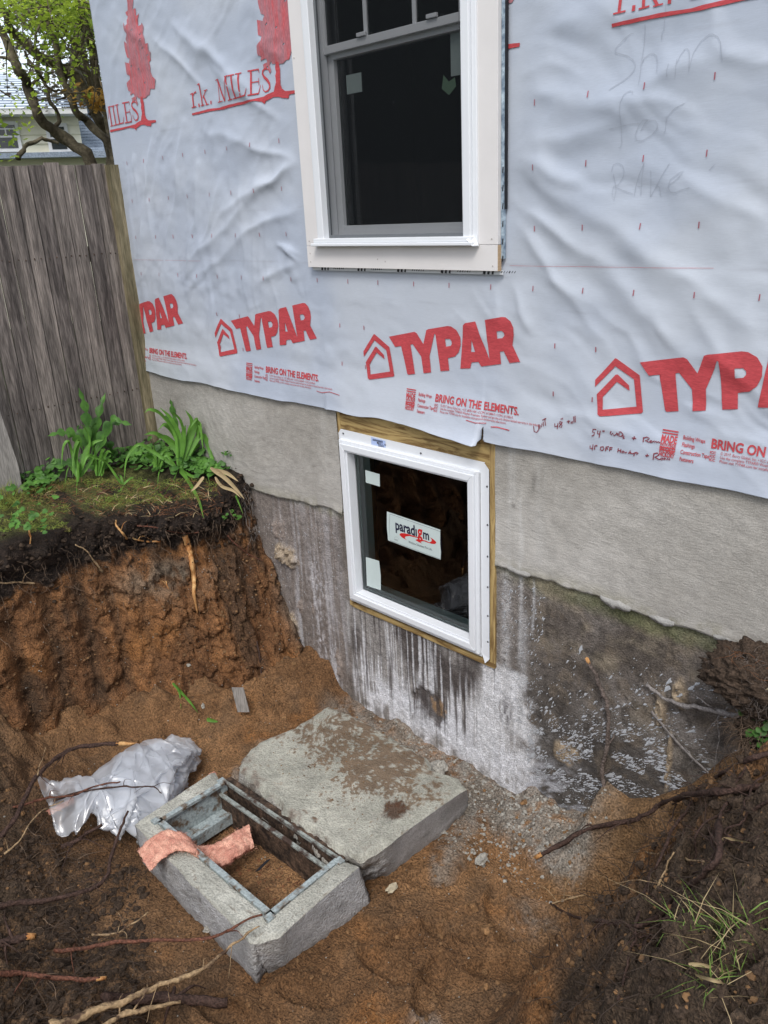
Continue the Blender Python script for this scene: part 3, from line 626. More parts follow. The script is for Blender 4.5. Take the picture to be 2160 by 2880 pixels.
def jag(pts, n=3, a=5, sd=1, cyc=True):
    q = random.Random(sd); out = []
    for i in range(len(pts)):
        p = pts[i]; r = pts[(i+1) % len(pts)]; out.append(p); L = math.hypot(r[0]-p[0], r[1]-p[1])
        if L > 22:
            for j in range(1, n): t = j/n; out.append((p[0]+(r[0]-p[0])*t+q.uniform(-a, a), p[1]+(r[1]-p[1])*t+q.uniform(-a, a)))
    return out
UND = wl(jag([(118,1555),(200,1535),(340,1500),(500,1480),(640,1435),(820,1400),(1000,1360),(1120,1330),(1180,1290),(1245,1262),(1262,1180),(1275,1140),(1262,1040),(1272,1000),(1260,940),(1268,850),(1305,850),(1325,950),(1335,1150),(1350,1215),(1400,1250),(1550,1240),(1548,1278),(1450,1300),(1440,1350),(1380,1348),(1300,1330),(1240,1335),(1150,1390),(1138,1430),(1095,1395),(1000,1390),(850,1430),(680,1465),(560,1500),(400,1525),(250,1555),(120,1585)], 3, 3), 520, 0, k2)
CAN = jag([(420,-260),(395,-120),(372,0),(380,90),(375,180),(340,215),(360,260),(385,270),(365,330),(375,400),(335,440),(320,365),(325,480),(365,560),(345,650),(360,720),(322,670),(320,740),(345,870),(370,945),(405,960),(395,1040),(330,1020),(340,1100),(360,1220),(400,1240),(405,1290),(355,1360),(375,1490),(410,1500),(405,1560),(460,1530),(480,1580),(430,1610),(450,1690),(485,1630),(520,1740),(528,1690),(505,1620),(520,1560),(530,1605),(600,1610),(660,1605),(690,1560),(715,1560),(735,1450),(800,1460),(822,1300),(770,1260),(740,1180),(735,1080),(715,1020),(745,990),(740,920),(750,860),(720,820),(715,710),(670,725),(660,640),(635,560),(638,440),(600,370),(600,410),(545,430),(540,300),(560,220),(515,270),(505,140),(460,160),(470,0),(450,-120)], 3, 3.5, 5)
CANW = [(x, z) for x, z in wl(CAN, 300, 0, .1719)]
HOLES = [wl([(cx-10, cy+14), (cx+8, cy-22), (cx+14, cy+6), (cx-2, cy+20)], 300, 0, .1719) for cx, cy in ((690,900),(435,1080),(600,650),(545,1130),(620,790),(590,560),(450,490),(640,1350))]
for dx in (-1, 0, 1, 2):
    D_ = dx*1.175; clip = (XC+.004, 3) if dx < 0 else ((XC, -2.982) if dx == 0 else ((-1.885, 3) if dx == 1 else (-1.88, 3)))
    for LETV, LETF in LETS: lay('printed_name', LETV+np.array([D_, 0]), LETF, MT['red'], wrapo, clip=clip, cut=.04)
    V, F = curve_mesh(loops=[UND]); lay('printed_underline', V+np.array([D_, 0]), F, MT['red'], wrapo, clip=clip, off=.0031)
    V, F = curve_mesh(loops=[CANW]+HOLES); lay('printed_pine', V+np.array([D_+1.177, 0]), F, MT['redpale'], wrapo, clip=clip, off=.0026)
# nailing marks
P = []
for z in (1.60, 1.40, 1.202, .9975):
    for j in range(-8, 24):
        x = -1.152-.2*j+.005*math.sin(j*3+z*9)
        if (x < XC+.03) or (-3.0 < x < -1.87 and z > 1.02) or x > .4: continue
        P.append(stroke([(x, z-.010), (x+.001, z+.009)], .0038))
for x0 in (-4.0+.19, -3.8+.19, -2.82, -2.66, -1.655, -1.49, -.5, -.3):
    for z in (.80, .625): P.append(stroke([(x0, z-.009), (x0, z+.009)], .0045))
V, F = merge(P); lay('nail_mark', V, F, MT['tick'], wrapo, cut=0, off=.0030, kind='stuff')
P = [stroke([(-4.6, 1.076), (-3.9, 1.0745)], .0007), stroke([(-1.86, 1.075), (-1.1, 1.077)], .0009), stroke([(-3.0, .478), (-2.96, .474), (-2.9, .486), (-2.83, .478)], .003), stroke([(-1.93, .462), (-1.9, .466), (-1.84, .462)], .004), stroke([(-2.05, .474), (-2.0, .47), (-1.955, .473)], .003)]
for V, F in P: lay('red_line', V, F, MT['red'], wrapo, cut=.05, off=.0032)
# hand writing in marker and pencil, traced on the wall
def write(name, strokes, ox, oy, s, wd, mat):
    P = [stroke(wl(q, ox, oy, s), wd) for q in strokes]; V, F = merge(P); lay(name, V, F, MT[mat], wrapo, cut=0, off=.0032)
SHIM = [[(323,345),(300,345),(250,385),(165,470),(140,510),(145,538),(190,550),(260,568),(320,610),(345,660),(335,710),(280,780),(200,840),(90,915)],
    [(443,250),(440,310),(425,450),(405,620),(395,740),(385,855)], [(400,660),(430,590),(480,550),(520,545),(550,570),(562,630),(565,735)], [(685,650),(672,720),(670,780)], [(600,405),(605,330),(625,310),(632,240),(655,30)],
    [(768,600),(762,680),(750,790)], [(775,640),(800,560),(840,500),(865,495),(885,520),(895,600),(888,735)], [(900,680),(930,540),(1000,420),(1080,355),(1120,348),(1170,375),(1200,430),(1212,520),(1218,620)],
    [(330,960),(330,930),(300,925),(250,960),(215,1040),(203,1130),(203,1300),(200,1440),(185,1495),(165,1495)], [(85,1312),(200,1285),(310,1255),(380,1250)],
    [(480,1215),(420,1220),(370,1280),(335,1370),(350,1425),(410,1425),(500,1370),(555,1310),(568,1260),(540,1220),(470,1215),(430,1260),(390,1330)], [(655,1180),(648,1250),(640,1330),(622,1345)], [(648,1250),(670,1180),(740,1100),(840,1045)],
    [(110,1760),(125,1850),(138,1930),(120,2035),(100,1960),(110,1890),(160,1870),(210,1790),(222,1730),(200,1670),(155,1652),(110,1670),(92,1740)], [(140,1900),(220,1935),(305,1965)], [(428,1650),(370,1780),(335,1880),(320,1990)], [(428,1650),(400,1800),(385,1985)], [(350,1890),(400,1885)],
    [(495,1730),(490,1850),(480,1995)], [(680,1655),(600,1790),(530,1910),(480,1995)], [(540,1870),(575,1900),(590,2000)], [(665,1885),(740,1830),(800,1770),(820,1730),(780,1750),(690,1820),(665,1900),(690,1950),(740,1950),(800,1925),(890,1900)], [(1140,1665),(1110,1690),(1075,1730)], [(1605,1690),(1530,1800),(1450,1970)], [(510,298),(540,290)]]
for a_, b_ in ((0, 8), (8, 12), (12, 20), (20, 21), (21, 22), (22, 23)): write('pencil_note', SHIM[a_:b_], 1700, 0, .2773, .0012, 'pencil')
UNIT = [[(332,705),(338,735),(352,740),(362,725),(360,695)],[(368,720),(366,695),(376,712),(380,690)],[(388,705),(386,680)],[(380,672),(402,660)],[(394,664),(400,702)],
    [(452,690),(452,708),(470,704)],[(470,688),(466,722)],[(495,684),(480,680),(478,690),(494,700),(490,712),(476,710),(494,684)],[(488,660),(487,670)],[(496,658),(495,668)],
    [(528,672),(532,692)],[(520,682),(540,676)],[(548,680),(542,690),(553,688),(552,676)],[(560,650),(562,686)],[(568,646),(570,684)],[(484,668),(480,730)]]
for a_, b_ in ((0, 5), (5, 9), (9, 14)): write('marker_note', UNIT[a_:b_]+([UNIT[14]] if a_ == 5 else []), 1350, 850, .4883, .0034, 'marker')
N54 = [[(98,75),(65,75),(62,100),(80,103),(78,125),(55,138)],[(115,85),(108,115),(135,118)],[(138,85),(125,150)],[(163,82),(162,98)],[(174,80),(173,98)],
    [(240,90),(228,110),(238,125),(252,110),(262,132),(285,120),(290,105)],[(297,110),(297,135)],[(310,108),(308,138),(330,140),(345,120),(325,98),(308,100)],[(330,130),(355,138),(350,150),(338,145),(345,158),(358,158)],
    [(425,155),(465,160)],[(448,140),(440,175)],[(530,150),(528,195)],[(525,160),(560,148),(585,160),(570,175),(545,178),(580,195),(600,185)],[(590,185),(605,180),(612,192),(600,200),(592,190)],[(615,195),(632,182),(635,198),(650,184),(655,200),(668,190),(686,200)],
    [(40,225),(38,250),(65,250)],[(68,215),(60,270)],[(85,225),(82,262)],[(95,218),(95,232)],[(105,218),(104,232)],[(140,240),(135,262),(155,270),(170,255),(165,235),(140,238)],[(190,235),(183,275)],[(190,238),(215,235)],[(187,255),(208,255)],[(225,240),(220,275)],[(225,242),(248,245)],[(222,258),(242,262)],
    [(300,250),(296,288)],[(325,258),(320,292)],[(298,268),(325,276)],[(340,275),(332,290),(348,292),(352,278),(342,274)],[(362,280),(364,292),(378,290),(380,282)],[(395,298),(420,285),(415,270),(400,290),(440,300)],[(470,288),(450,295),(455,310),(445,320)],[(440,300),(470,285),(490,292),(470,305)],
    [(555,315),(590,318)],[(575,300),(568,328)],[(635,295),(628,355)],[(630,300),(665,292),(680,310),(655,325),(642,328),(680,350),(695,350)],[(705,335),(698,350),(712,356),(720,340),(708,334)],[(730,340),(728,352),(742,352),(744,340),(730,340)],[(755,356),(765,338),(770,356),(780,340),(786,360)]]
for a_, b_ in ((0, 5), (5, 9), (9, 11), (11, 16), (16, 21), (21, 28), (28, 35), (35, 37), (37, 42)): write('marker_note', N54[a_:b_], 1660, 1180, .3014, .0036, 'marker')
# ================================================================== WINDOWS
upw = thing('tall_window', 'tall white double hung window with grey insect screen in the upper part of the wrapped wall', 'window', (-2.43, 0, 1.057))
y_t = -.0245
for nm, a, b in (('casing_board', (-2.976, y_t-.014, 1.150), (-2.888, y_t+.006, 2.95)), ('casing_board', (-1.982, y_t-.014, 1.150), (-1.893, y_t+.006, 2.95)), ('casing_board', (-2.976, y_t-.0145, 1.057), (-1.893, y_t+.006, 1.1485))):
    MB().box(a, b).build(nm, MT['trim'], upw, bevel=.0012)
m = MB(); m.box((-1.8925, y_t-.0145, 1.057), (-1.8905, y_t+.005, 1.1485)); m.build('cut_end', MT['rawwood'], upw)
m = MB()   # backing strips of flashing tape
m.box((-2.992, -.0225, 1.21), (-2.977, -.016, 2.95)); m.box((-1.876, -.0225, 1.27), (-1.868, -.014, 2.95)); m.build('tape_edge', MT['tapeblack'], upw)
m = MB(); m.box((-1.8915, -.0215, 1.10), (-1.877, -.012, 2.95)); m.build('flashing_tape', MT['tape'], upw)
m = MB(); m.box((-2.965, -.0215, 1.043), (-1.885, -.015, 1.058)); m.build('tape_strip', MT['tapewhite'], upw)
q = random.Random(5); P = []
for x0 in (-2.90, -2.66, -2.42, -2.18, -1.97):
    for k in range(3):
        x = x0+k*.02; P.append(stroke([(x, 1.044), (x+.003, 1.057)], .013-.002*k))
    for k in range(6): x = x0+.08+k*.012; P.append(stroke([(x, 1.050), (x+.006, 1.057)], q.uniform(.002, .005)))
for k in range(6): P.append(stroke([(-1.884, 1.09+k*.06), (-1.882, 1.11+k*.06)], .005))
V, F = merge(P); mk('tape_lettering', [(v[0], -.0222, v[1]) for v in V], F, MT['blackink'], upw, kind='stuff')
# vinyl frame: stepped section swept round
def ring(m, x0, x1, z0, z1, t, ya, yb):
    m.box((x0, ya, z0), (x0+t, yb, z1)); m.box((x1-t, ya, z0), (x1, yb, z1)); m.box((x0+t, ya, z0), (x1-t, yb, z0+t)); m.box((x0+t, ya, z1-t), (x1-t, yb, z1))
for nm, t, o, ya, yb in (('outer_frame', .022, 0, -.046, .0), ('inner_frame', .036, .0222, -.060, .03)):
    m = MB(); x0, x1, z0, z1 = -2.888+o, -1.981-o, 1.151+o, 2.93-o
    for a, b in (((x0, ya, z0), (x0+t, yb, z1)), ((x1-t, ya, z0), (x1, yb, z1)), ((x0+t, ya, z1-t), (x1-t, yb, z1))): m.box(a, b)
    m.build(nm, MT['vinyl'], upw, bevel=.003)
m = MB(); m.box((-2.905, -.075, 1.149), (-1.985, -.0, 1.162)); m.box((-2.895, -.066, 1.1622), (-1.995, .03, 1.181)); m.build('sill', MT['vinyl'], upw, bevel=.003)
m = MB(); m.add([(-1.985,-.075,1.149),(-1.975,-.045,1.149),(-2.0,-.045,1.185),(-2.01,-.075,1.172),(-1.985,-.07,1.146),(-1.975,-.042,1.146)], [(0,1,2,3),(0,4,5,1)]); m.build('sill_end_cap', MT['vinyl'], upw)
m = MB(); ring(m, -2.830, -2.04, 1.181, 2.90, .012, -.028, -.018); m.build('screen_frame', MT['screenframe'], upw, bevel=.001)
mk('insect_screen', [(-2.818, -.023, 1.193), (-2.052, -.023, 1.193), (-2.052, -.023, 2.888), (-2.818, -.023, 2.888)], [(0, 1, 2, 3)], MT['screen'], upw)
m = MB(); ring(m, -2.868, -2.045, 1.183, 2.92, .026, .031, .10); m.build('jamb', MT['vinyl'], upw)
low = m = MB(); X0, X1, Z0, Z1 = -2.845, -2.075, 1.195, 1.915
m.box((X0, .035, Z0), (X0+.045, .07, Z1)); m.box((X1-.045, .035, Z0), (X1, .07, Z1)); m.box((X0+.045, .035, Z0), (X1-.045, .07, Z0+.034)); m.box((X0+.045, .03, Z1-.04), (X1-.045, .07, Z1))
m.build('lower_sash', MT['vinyl'], upw, bevel=.002)
mk('pane', [(X0+.045, .055, Z0+.034), (X1-.045, .055, Z0+.034), (X1-.045, .055, Z1-.04), (X0+.045, .055, Z1-.04)], [(0, 1, 2, 3)], MT['glassup'], upw)
m = MB(); m.box((X0, .012, 1.895), (X0+.03, .034, 2.9)); m.box((X1-.03, .012, 1.895), (X1, .034, 2.9)); m.box((X0+.03, .010, 1.895), (X1-.03, .0345, 1.925))
m.box((X0+.255, .014, 1.925), (X0+.272, .03, 2.9)); m.box((X0+.515, .014, 1.925), (X0+.532, .03, 2.9))
m.build('upper_sash', MT['vinyl'], upw, bevel=.002)
mk('pane', [(X0+.03, .022, 1.925), (X1-.03, .022, 1.925), (X1-.03, .022, 2.9), (X0+.03, .022, 2.9)], [(0, 1, 2, 3)], MT['glassup'], upw)
for x in (-2.62, -2.25): MB().box((x, .0, 1.926), (x+.05, .012, 1.94)).build('sash_lock', MT['vinyl'], upw, bevel=.002)
for a, b in (((-2.745, .051, 1.742), (-2.655, .053, 1.812)), ((-2.178, .051, 1.735), (-2.122, .053, 1.90))): MB().box(a, b).build('sticker', MT['stickerdim'], upw)
mk('leaf_label', [(-2.225, .052, 1.70), (-2.19, .052, 1.675), (-2.155, .052, 1.70), (-2.16, .052, 1.73), (-2.19, .052, 1.72), (-2.215, .052, 1.745)], [(0, 1, 2, 3, 4, 5)], MT['leafdim'], upw)
for x, z in ((-2.955, 1.17), (-2.955, 1.118), (-2.955, 1.08), (-1.92, 1.17), (-1.915, 1.075), (-2.52, 1.095), (-2.475, 1.086), (-2.962, 1.9)):
    MB().tube([(x, y_t-.0140, z), (x, y_t-.0157, z)], (.0035, .0030), 8).build('nail_head', MT['nail'], upw)
# ---- basement window
bw = thing('basement_window', 'square white vinyl window with a brand sticker set in the concrete foundation', 'window', (-2.41, 0, -.645))
m = MB(); x0, x1, z0, z1 = OPL
m.box((x0, -.010, z0), (x0+.020, .2, z1)); m.build('lumber_stud', MT['lumberv'], bw, bevel=.001)
m = MB(); m.box((x1-.030, -.010, z0+.021), (x1-.002, .2, z1)); m.build('lumber_stud', MT['lumberv'], bw, bevel=.001)
m = MB(); m.box((x0+.0205, -.008, .262), (x1-.031, .2, z1-.004)); m.build('lumber_header', MT['lumber'], bw, bevel=.001)
m = MB(); m.box((x0+.0205, -.012, z0-.004), (x1-.004, .2, z0+.020)); m.build('lumber_sill', MT['lumber'], bw, bevel=.001)
yf_ = -.0145
m = MB()     # nailing flange: separate strips, the right one slightly bent
m.add([(-2.876, yf_, .285), (-2.858, yf_, .306), (-1.977, yf_, .300), (-1.977, yf_, .25), (-2.876, yf_, .25), (-2.876, yf_+.003, .285), (-2.858, yf_+.003, .306), (-1.977, yf_+.003, .300)], [(0, 4, 3, 2, 1), (0, 1, 6, 5), (1, 2, 7, 6)])
m.add([(-1.998, yf_-.001, .262), (-1.975, yf_-.001, .296), (-1.951, yf_-.004, .275), (-1.951, yf_-.004, -.615), (-1.972, yf_-.010, -.642), (-1.998, yf_-.001, -.60)], [(0, 5, 4, 3, 2, 1)])
m.box((-2.874, yf_+.001, -.622), (-1.998, yf_+.003, -.58)); m.box((-2.876, yf_+.001, -.58), (-2.84, yf_+.003, .25))
m.build('nailing_flange', MT['vinyl'], bw)
def mitred(name, x0, x1, z0, z1, t, ya, yb, mat, bev=.0025):
    for a, b, c, d in (((x0, z0), (x1, z0), (x1-t, z0+t), (x0+t, z0+t)), ((x1, z0), (x1, z1), (x1-t, z1-t), (x1-t, z0+t)), ((x1, z1), (x0, z1), (x0+t, z1-t), (x1-t, z1-t)), ((x0, z1), (x0, z0), (x0+t, z0+t), (x0+t, z1-t))):
        V = [(p[0], y, p[1]) for y in (ya, yb) for p in (a, b, c, d)]
        MB().add(V, [(0, 1, 2, 3), (7, 6, 5, 4), (0, 4, 5, 1), (1, 5, 6, 2), (2, 6, 7, 3), (3, 7, 4, 0)]).build(name, mat, bw, bevel=bev)
mitred('frame_rail', -2.862, -2.002, -.606, .258, .0150, -.030, .02, MT['vinyl'], .002)
mitred('frame_rail', -2.8465, -2.0175, -.5905, .2425, .030, -.042, .03, MT['vinyl'])
mitred('glazing_bead', -2.816, -2.048, -.560, .212, .010, -.031, .018, MT['vinyl'], .002)
mitred('spacer', -2.8225, -2.0415, -.5665, .2185, .014, .0215, .12, MT['vinyl'], 0)
mitred('spacer', -2.8082, -2.0558, -.5522, .2042, .0035, .038, .046, MT['spacergrey'], 0)
gx0, gx1, gz0, gz1 = -2.806, -2.058, -.55, .202
mk('pane', [(gx0, .020, gz0), (gx1, .020, gz0), (gx1, .020, gz1), (gx0, .020, gz1)], [(0, 1, 2, 3)], MT['glass'], bw)
ys = .0185
def flat(name, pts, y, mat, parent, **k):
    V, F = curve_mesh(loops=[pts]); return mk(name, [(v[0], y, v[1]) for v in V], F, mat, parent, **k)
flat('glass_tag', [(-2.736, .113), (-2.637, .111), (-2.640, .048), (-2.737, .049)], ys, MT['sticker'], bw)
flat('glass_tag', [(-2.770, -.357), (-2.674, -.352), (-2.668, -.43), (-2.673, -.515), (-2.776, -.520)], ys, MT['sticker'], bw)
st_ = flat('brand_sticker', [(-2.600, -.070), (-2.43, -.074), (-2.259, -.079), (-2.262, -.150), (-2.259, -.19), (-2.262, -.228), (-2.43, -.226), (-2.602, -.221), (-2.606, -.15)], ys, MT['sticker'], bw)
k4 = 230/1659.0
def sl(pts): return [tuple(W(1050+x*k4, 1400+y*k4, ys)[[0, 2]]) for x, y in pts]
y2 = ys-.0006
def splay(name, parts, mat, y=y2, **k):
    V, F = merge(parts); return mk(name, [(v[0], y, v[1]) for v in V], F, MT[mat], st_, **k)
bd = sl([(335, 328), (1375, 690), (1378, 900), (1390, 1050), (1375, 1245), (345, 865), (325, 600), (335, 328)])
splay('sticker_border', [stroke(bd, .0012)], 'navy')
a_ = sl([(452, 640)])[0]; b_ = sl([(862, 750)])[0]; c_ = sl([(1135, 860)])[0]
def fit_text(t, xa, xb, z, asp=1.0, bold=.02):
    V, F = curve_mesh(text=t, size=1, bold=bold); V = V-np.array([V[:, 0].min(), 0]); k = (xb-xa)/V[:, 0].max(); return V*np.array([k, k*asp])+np.array([xa, z]), F
bz = -.1485
xa = sl([(452, 640)])[0][0]; xb = sl([(885, 750)])[0][0]; xc = sl([(1010, 790)])[0][0]; xd = sl([(1135, 860)])[0][0]
splay('sticker_lettering', [fit_text('parad\u0131', xa, xb, bz, 1.25, .03), fit_text('m', xc, xd, bz, 1.22, .03)], 'navy')
splay('sticker_lettering', [fit_text('g', xb+.003, xc-.003, bz, 1.25, .03)], 'stickred')
z1_ = sl([(715, 905)])[0]; z2_ = sl([(1195, 1080)])[0]
splay('sticker_lettering', [fit_text('Window Solutions For Life.', z1_[0], z2_[0], z1_[1]-.002, 1.25, .0)], 'navy')
SW = [sl([(535,735),(560,715),(640,718),(750,745),(880,790),(985,828),(990,835),(870,805),(740,775),(670,780),(640,795),(650,830),(690,860),(640,835),(580,800),(545,765)]),
      sl([(862,850),(900,838),(970,845),(1060,865),(1140,905),(1185,880),(1190,850),(1155,800),(1210,835),(1265,880),(1280,910),(1255,935),(1200,935),(1120,912),(1030,880),(975,880),(960,895),(985,925),(920,895),(875,870)])]
splay('sticker_swoosh', [curve_mesh(loops=[s]) for s in SW], 'stickred', y2-.0003)
splay('sticker_seal', [stroke(sl([(430,850),(425,815),(450,792),(490,795),(515,830),(520,865)]), .001), stroke(sl([(430,840),(500,862)]), .004), stroke(sl([(440,862),(510,885)]), .001)], 'greyink')
# blue tag with bar code on the flange
t0 = [(900+x*.3616, 1150+y*.3616) for x, y in ((397, 218), (509, 250), (511, 302), (399, 275))]
tg = [tuple(W(a, b, yf_-.001)[[0, 2]]) for a, b in t0]; tag_ = flat('blue_tag', tg, yf_-.001, MT['stickblue'], bw)
xm, zm = tg[0]; P = []
for k in range(22): P.append(stroke([(xm+.012+k*.003, zm-.007), (xm+.012+k*.003, zm-.016)], .0016 if k % 3 else .0024))
P.append(fit_text('0107 2', xm+.045, xm+.075, zm-.026, 1.2)); P.append(fit_text('108', xm+.085, xm+.097, zm-.026, 1.2)); P.append(fit_text('52504 F', xm+.045, xm+.085, zm-.037, 1.2))
V, F = merge(P); mk('tag_print', [(v[0], yf_-.0016, v[1]) for v in V], F, MT['navy'], tag_)
for x, z in ((-2.838, .288), (-2.60, .281), (-2.33, .278), (-1.962, .20), (-1.960, .03), (-1.960, -.115), (-1.960, -.26), (-1.960, -.40), (-1.960, -.53)):
    MB().tube([(x, yf_-.003, z), (x, yf_-.0055, z)], (.0048, .004), 8).build('screw', MT['metalgrey'], bw)
# ================================================================== GROUND
def mv(o, **k): return prop(o, **k)
FOOT = [(-1.46, .10), (-1.33, 0.0), (-1.12, -.14), (-1.09, -.31), (-1.13, -.56), (-1.14, -.85), (-1.02, -1.15), (-.9, -1.5), (-.8, -2.2), (-.8, -3.2)]
def foot_x(y):
    ys_ = np.array([p[1] for p in FOOT][::-1]); xs_ = np.array([p[0] for p in FOOT][::-1]); return np.interp(y, ys_, xs_)
def floor_z(X, Y):
    X = np.asarray(X, float); Y = np.asarray(Y, float)
    n = fbm(X*1.6, Y*1.6, 4, 201); m_ = fbm(X*7, Y*7, 4, 202); f = fbm(X*26, Y*26, 4, 203); ff = fbm(X*70, Y*70, 2, 204)
    z = -1.315+.025*n+.018*m_+.010*f+.004*ff+.012*clod(X*11, Y*11, 8)*sst(-.1, .5, n+m_)+.006*clod(X*30, Y*30, 9)
    # dents left by boots
    for k, (cx, cy, a, s) in enumerate(((-1.55, -.75, .4, 1), (-1.35, -.55, 1.2, 1.1), (-1.62, -1.05, .1, 1), (-1.78, -.62, .8, .9), (-1.45, -1.0, 2.0, 1), (-1.9, -1.55, .4, 1), (-1.3, -.78, .7, 1), (-1.7, -.42, 1.4, .8), (-2.1, -1.62, 1.1, 1.1), (-1.25, -1.15, .9, 1), (-1.62, -.86, 1.0, 1.1), (-1.5, -.55, 2.2, .9), (-1.75, -1.3, .5, 1), (-1.42, -1.28, 1.6, 1), (-2.0, -1.75, .2, 1))):
        ca, sa = math.cos(a), math.sin(a); u = ((X-cx)*ca+(Y-cy)*sa)/(.13*s); v = (-(X-cx)*sa+(Y-cy)*ca)/(.05*s)
        d = np.hypot(u, v); z = z-.028*sst(1.08, .82, d)+.012*np.exp(-((d-1.2)/.16)**2)-.006*sst(1, .7, d)*np.sin(u*26)
    # sill of mortar and silt along the wall
    wallside = sst(-.42, -.02, Y+.06*m_)
    z = z+wallside*(.045+.03*m_)*sst(-2.9, -2.5, X)*sst(-1.0, -1.4, X)
    z = z+sst(-.30, -.02, Y+.05*m_)*.09*sst(-1.9, -1.45, X)*(1+.5*f)
    # ledge of broken slurry to the right
    pl = sst(.08, .0, seg_d(X, Y, (-1.66, -.13), (-1.38, -.20))[0]-.10-.02*f-.03*m_); z = z+.045*pl
    d = (X-foot_x(Y))+.10*fbm(X*2.5, Y*2.5, 3, 205)+.035*m_
    h = np.interp(d, [-.25, -.05, .06, .16, .30, .48, .68, 1.0, 1.5], [0, .015, .14, .40, .74, .99, 1.12, 1.22, 1.32])
    h = h*(1+.10*m_+.05*f)+.022*f*sst(0, .15, d)+.03*m_*sst(0, .2, d)
    h = h*(1-.8*sst(-.30, .0, Y)); cl = clod(X*9, Y*9, 5)
    h = h+sst(.05, .3, d)*(.075*cl+.034*clod(X*24, Y*24, 6))
    z = z+h
    # soil left standing against the wall (thin wedge that climbs to the right)
    top = np.interp(X, [-1.44, -1.385, -1.355, -1.25, -1.15, -1.0, -.89, -.77, -.6, .0, .4], [-1.25, -1.06, -.965, -.995, -.94, -.78, -.61, -.47, -.40, -.3, -.1])
    wz = sst(-.27, -.015, Y+.03*m_); k2_ = sst(-1.46, -1.36, X+.012*f); z = np.maximum(z, lerp1(z, top+.012*m_, wz*k2_)); z = lerp1(z, np.minimum(z, top+.05+.10*sst(-1.0, -.8, X)+.02*m_), sst(-.5, -.2, Y))
    # near bank, under the roots on the left
    e = -1.72-Y+.16*fbm(X*2.2, Y*2.2, 3, 206)+.05*m_ + .28*sst(-2.7, -3.3, X) - .15*sst(-2.2, -1.6, X)
    z = z+np.interp(e, [-.1, .0, .15, .35, .7, 1.1, 2.0], [0, .02, .10, .20, .45, .9, 1.25])*(1+.2*m_)+.03*f*sst(0, .2, e)+.03*m_*sst(0, .2, e)+sst(.0, .3, e)*(.05*clod(X*9, Y*9, 15)+.02*clod(X*25, Y*25, 16))
    # talus at the foot of the left bank
    ln = left_foot_d(X, Y)
    z = z+.16*np.exp(-np.maximum(ln, 0)/.16)*(1+.5*m_)+.03*np.exp(-np.maximum(ln, 0)/.3)
    return np.minimum(z, .02+.02*m_)
def lerp1(a, b, t): return a*(1-t)+b*t
LF = [(-3.10, .06), (-3.16, -.20), (-3.28, -.41), (-3.42, -.70), (-3.64, -.98), (-3.72, -1.29), (-3.55, -1.72), (-3.35, -2.2), (-3.1, -2.9)]
LT = [(-3.80, .06), (-3.72, -.16), (-3.76, -.38), (-3.92, -.62), (-4.02, -.92), (-3.98, -1.31), (-3.98, -1.72), (-3.95, -2.2), (-3.9, -2.9)]
def left_foot_d(X, Y):
    d = 9+0*X
    for a, b in zip(LF[:-1], LF[1:]): d = np.minimum(d, seg_d(X, Y, a, b)[0])
    xf = np.interp(-Y, [-p[1] for p in LF], [p[0] for p in LF]); return np.where(X > xf, d, -d)
def soil_cols(X, Y, Z, dk):
    n = fbm(X*2.1, Y*2.1, 4, 211); m_ = fbm(X*8, Y*8, 4, 212); f = fbm(X*34, Y*34, 3, 213)
    c = lerp((.17, .087, .038), (.295, .160, .073), sst(-.5, .5, n+.6*m_))
    c = lerp(c, (.34, .145, .042), sst(.15, .6, fbm(X*4, Y*4, 3, 214))*.5)
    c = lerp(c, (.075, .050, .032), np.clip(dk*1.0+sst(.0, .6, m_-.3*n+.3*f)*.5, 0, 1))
    c = lerp(c, (.012, .009, .007), sst(.4, .8, f)*.3)
    return c*(1+.18*f[..., None])
xs = axis(-4.1, .7, .0125); ys = axis(-3.3, .0, .0125)
X, Y = np.meshgrid(xs, ys, indexing='ij'); Z = floor_z(X, Y)
GX, GY, GZ = xs.copy(), ys.copy(), Z.copy()
def fz_at(x, y):
    """height of the finished pit floor, read from its own grid"""
    x = np.clip(np.asarray(x, float), GX[0], GX[-1]-1e-6); y = np.clip(np.asarray(y, float), GY[0], GY[-1]-1e-6)
    i = np.clip(np.searchsorted(GX, x, 'right')-1, 0, len(GX)-2); j = np.clip(np.searchsorted(GY, y, 'right')-1, 0, len(GY)-2)
    u = (x-GX[i])/(GX[i+1]-GX[i]); v = (y-GY[j])/(GY[j+1]-GY[j])
    return (GZ[i, j]*(1-u)+GZ[i+1, j]*u)*(1-v)+(GZ[i, j+1]*(1-u)+GZ[i+1, j+1]*u)*v
d = X-foot_x(Y); m_ = fbm(X*8, Y*8, 4, 212); f = fbm(X*30, Y*30, 3, 219)
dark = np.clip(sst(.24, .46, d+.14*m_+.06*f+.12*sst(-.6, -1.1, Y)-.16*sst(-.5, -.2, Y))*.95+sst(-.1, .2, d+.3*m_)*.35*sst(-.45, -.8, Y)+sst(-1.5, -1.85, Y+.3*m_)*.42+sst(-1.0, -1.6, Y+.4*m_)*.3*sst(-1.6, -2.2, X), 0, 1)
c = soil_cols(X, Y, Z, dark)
# tan sand on the wedge at the wall
tan = sst(-.60, -.22, Y+.08*m_)*sst(-1.5, -1.36, X+.02*f)*sst(-.74, -.95, X+.07*m_)
c = lerp(c, (.225, .135, .065), tan*.7)
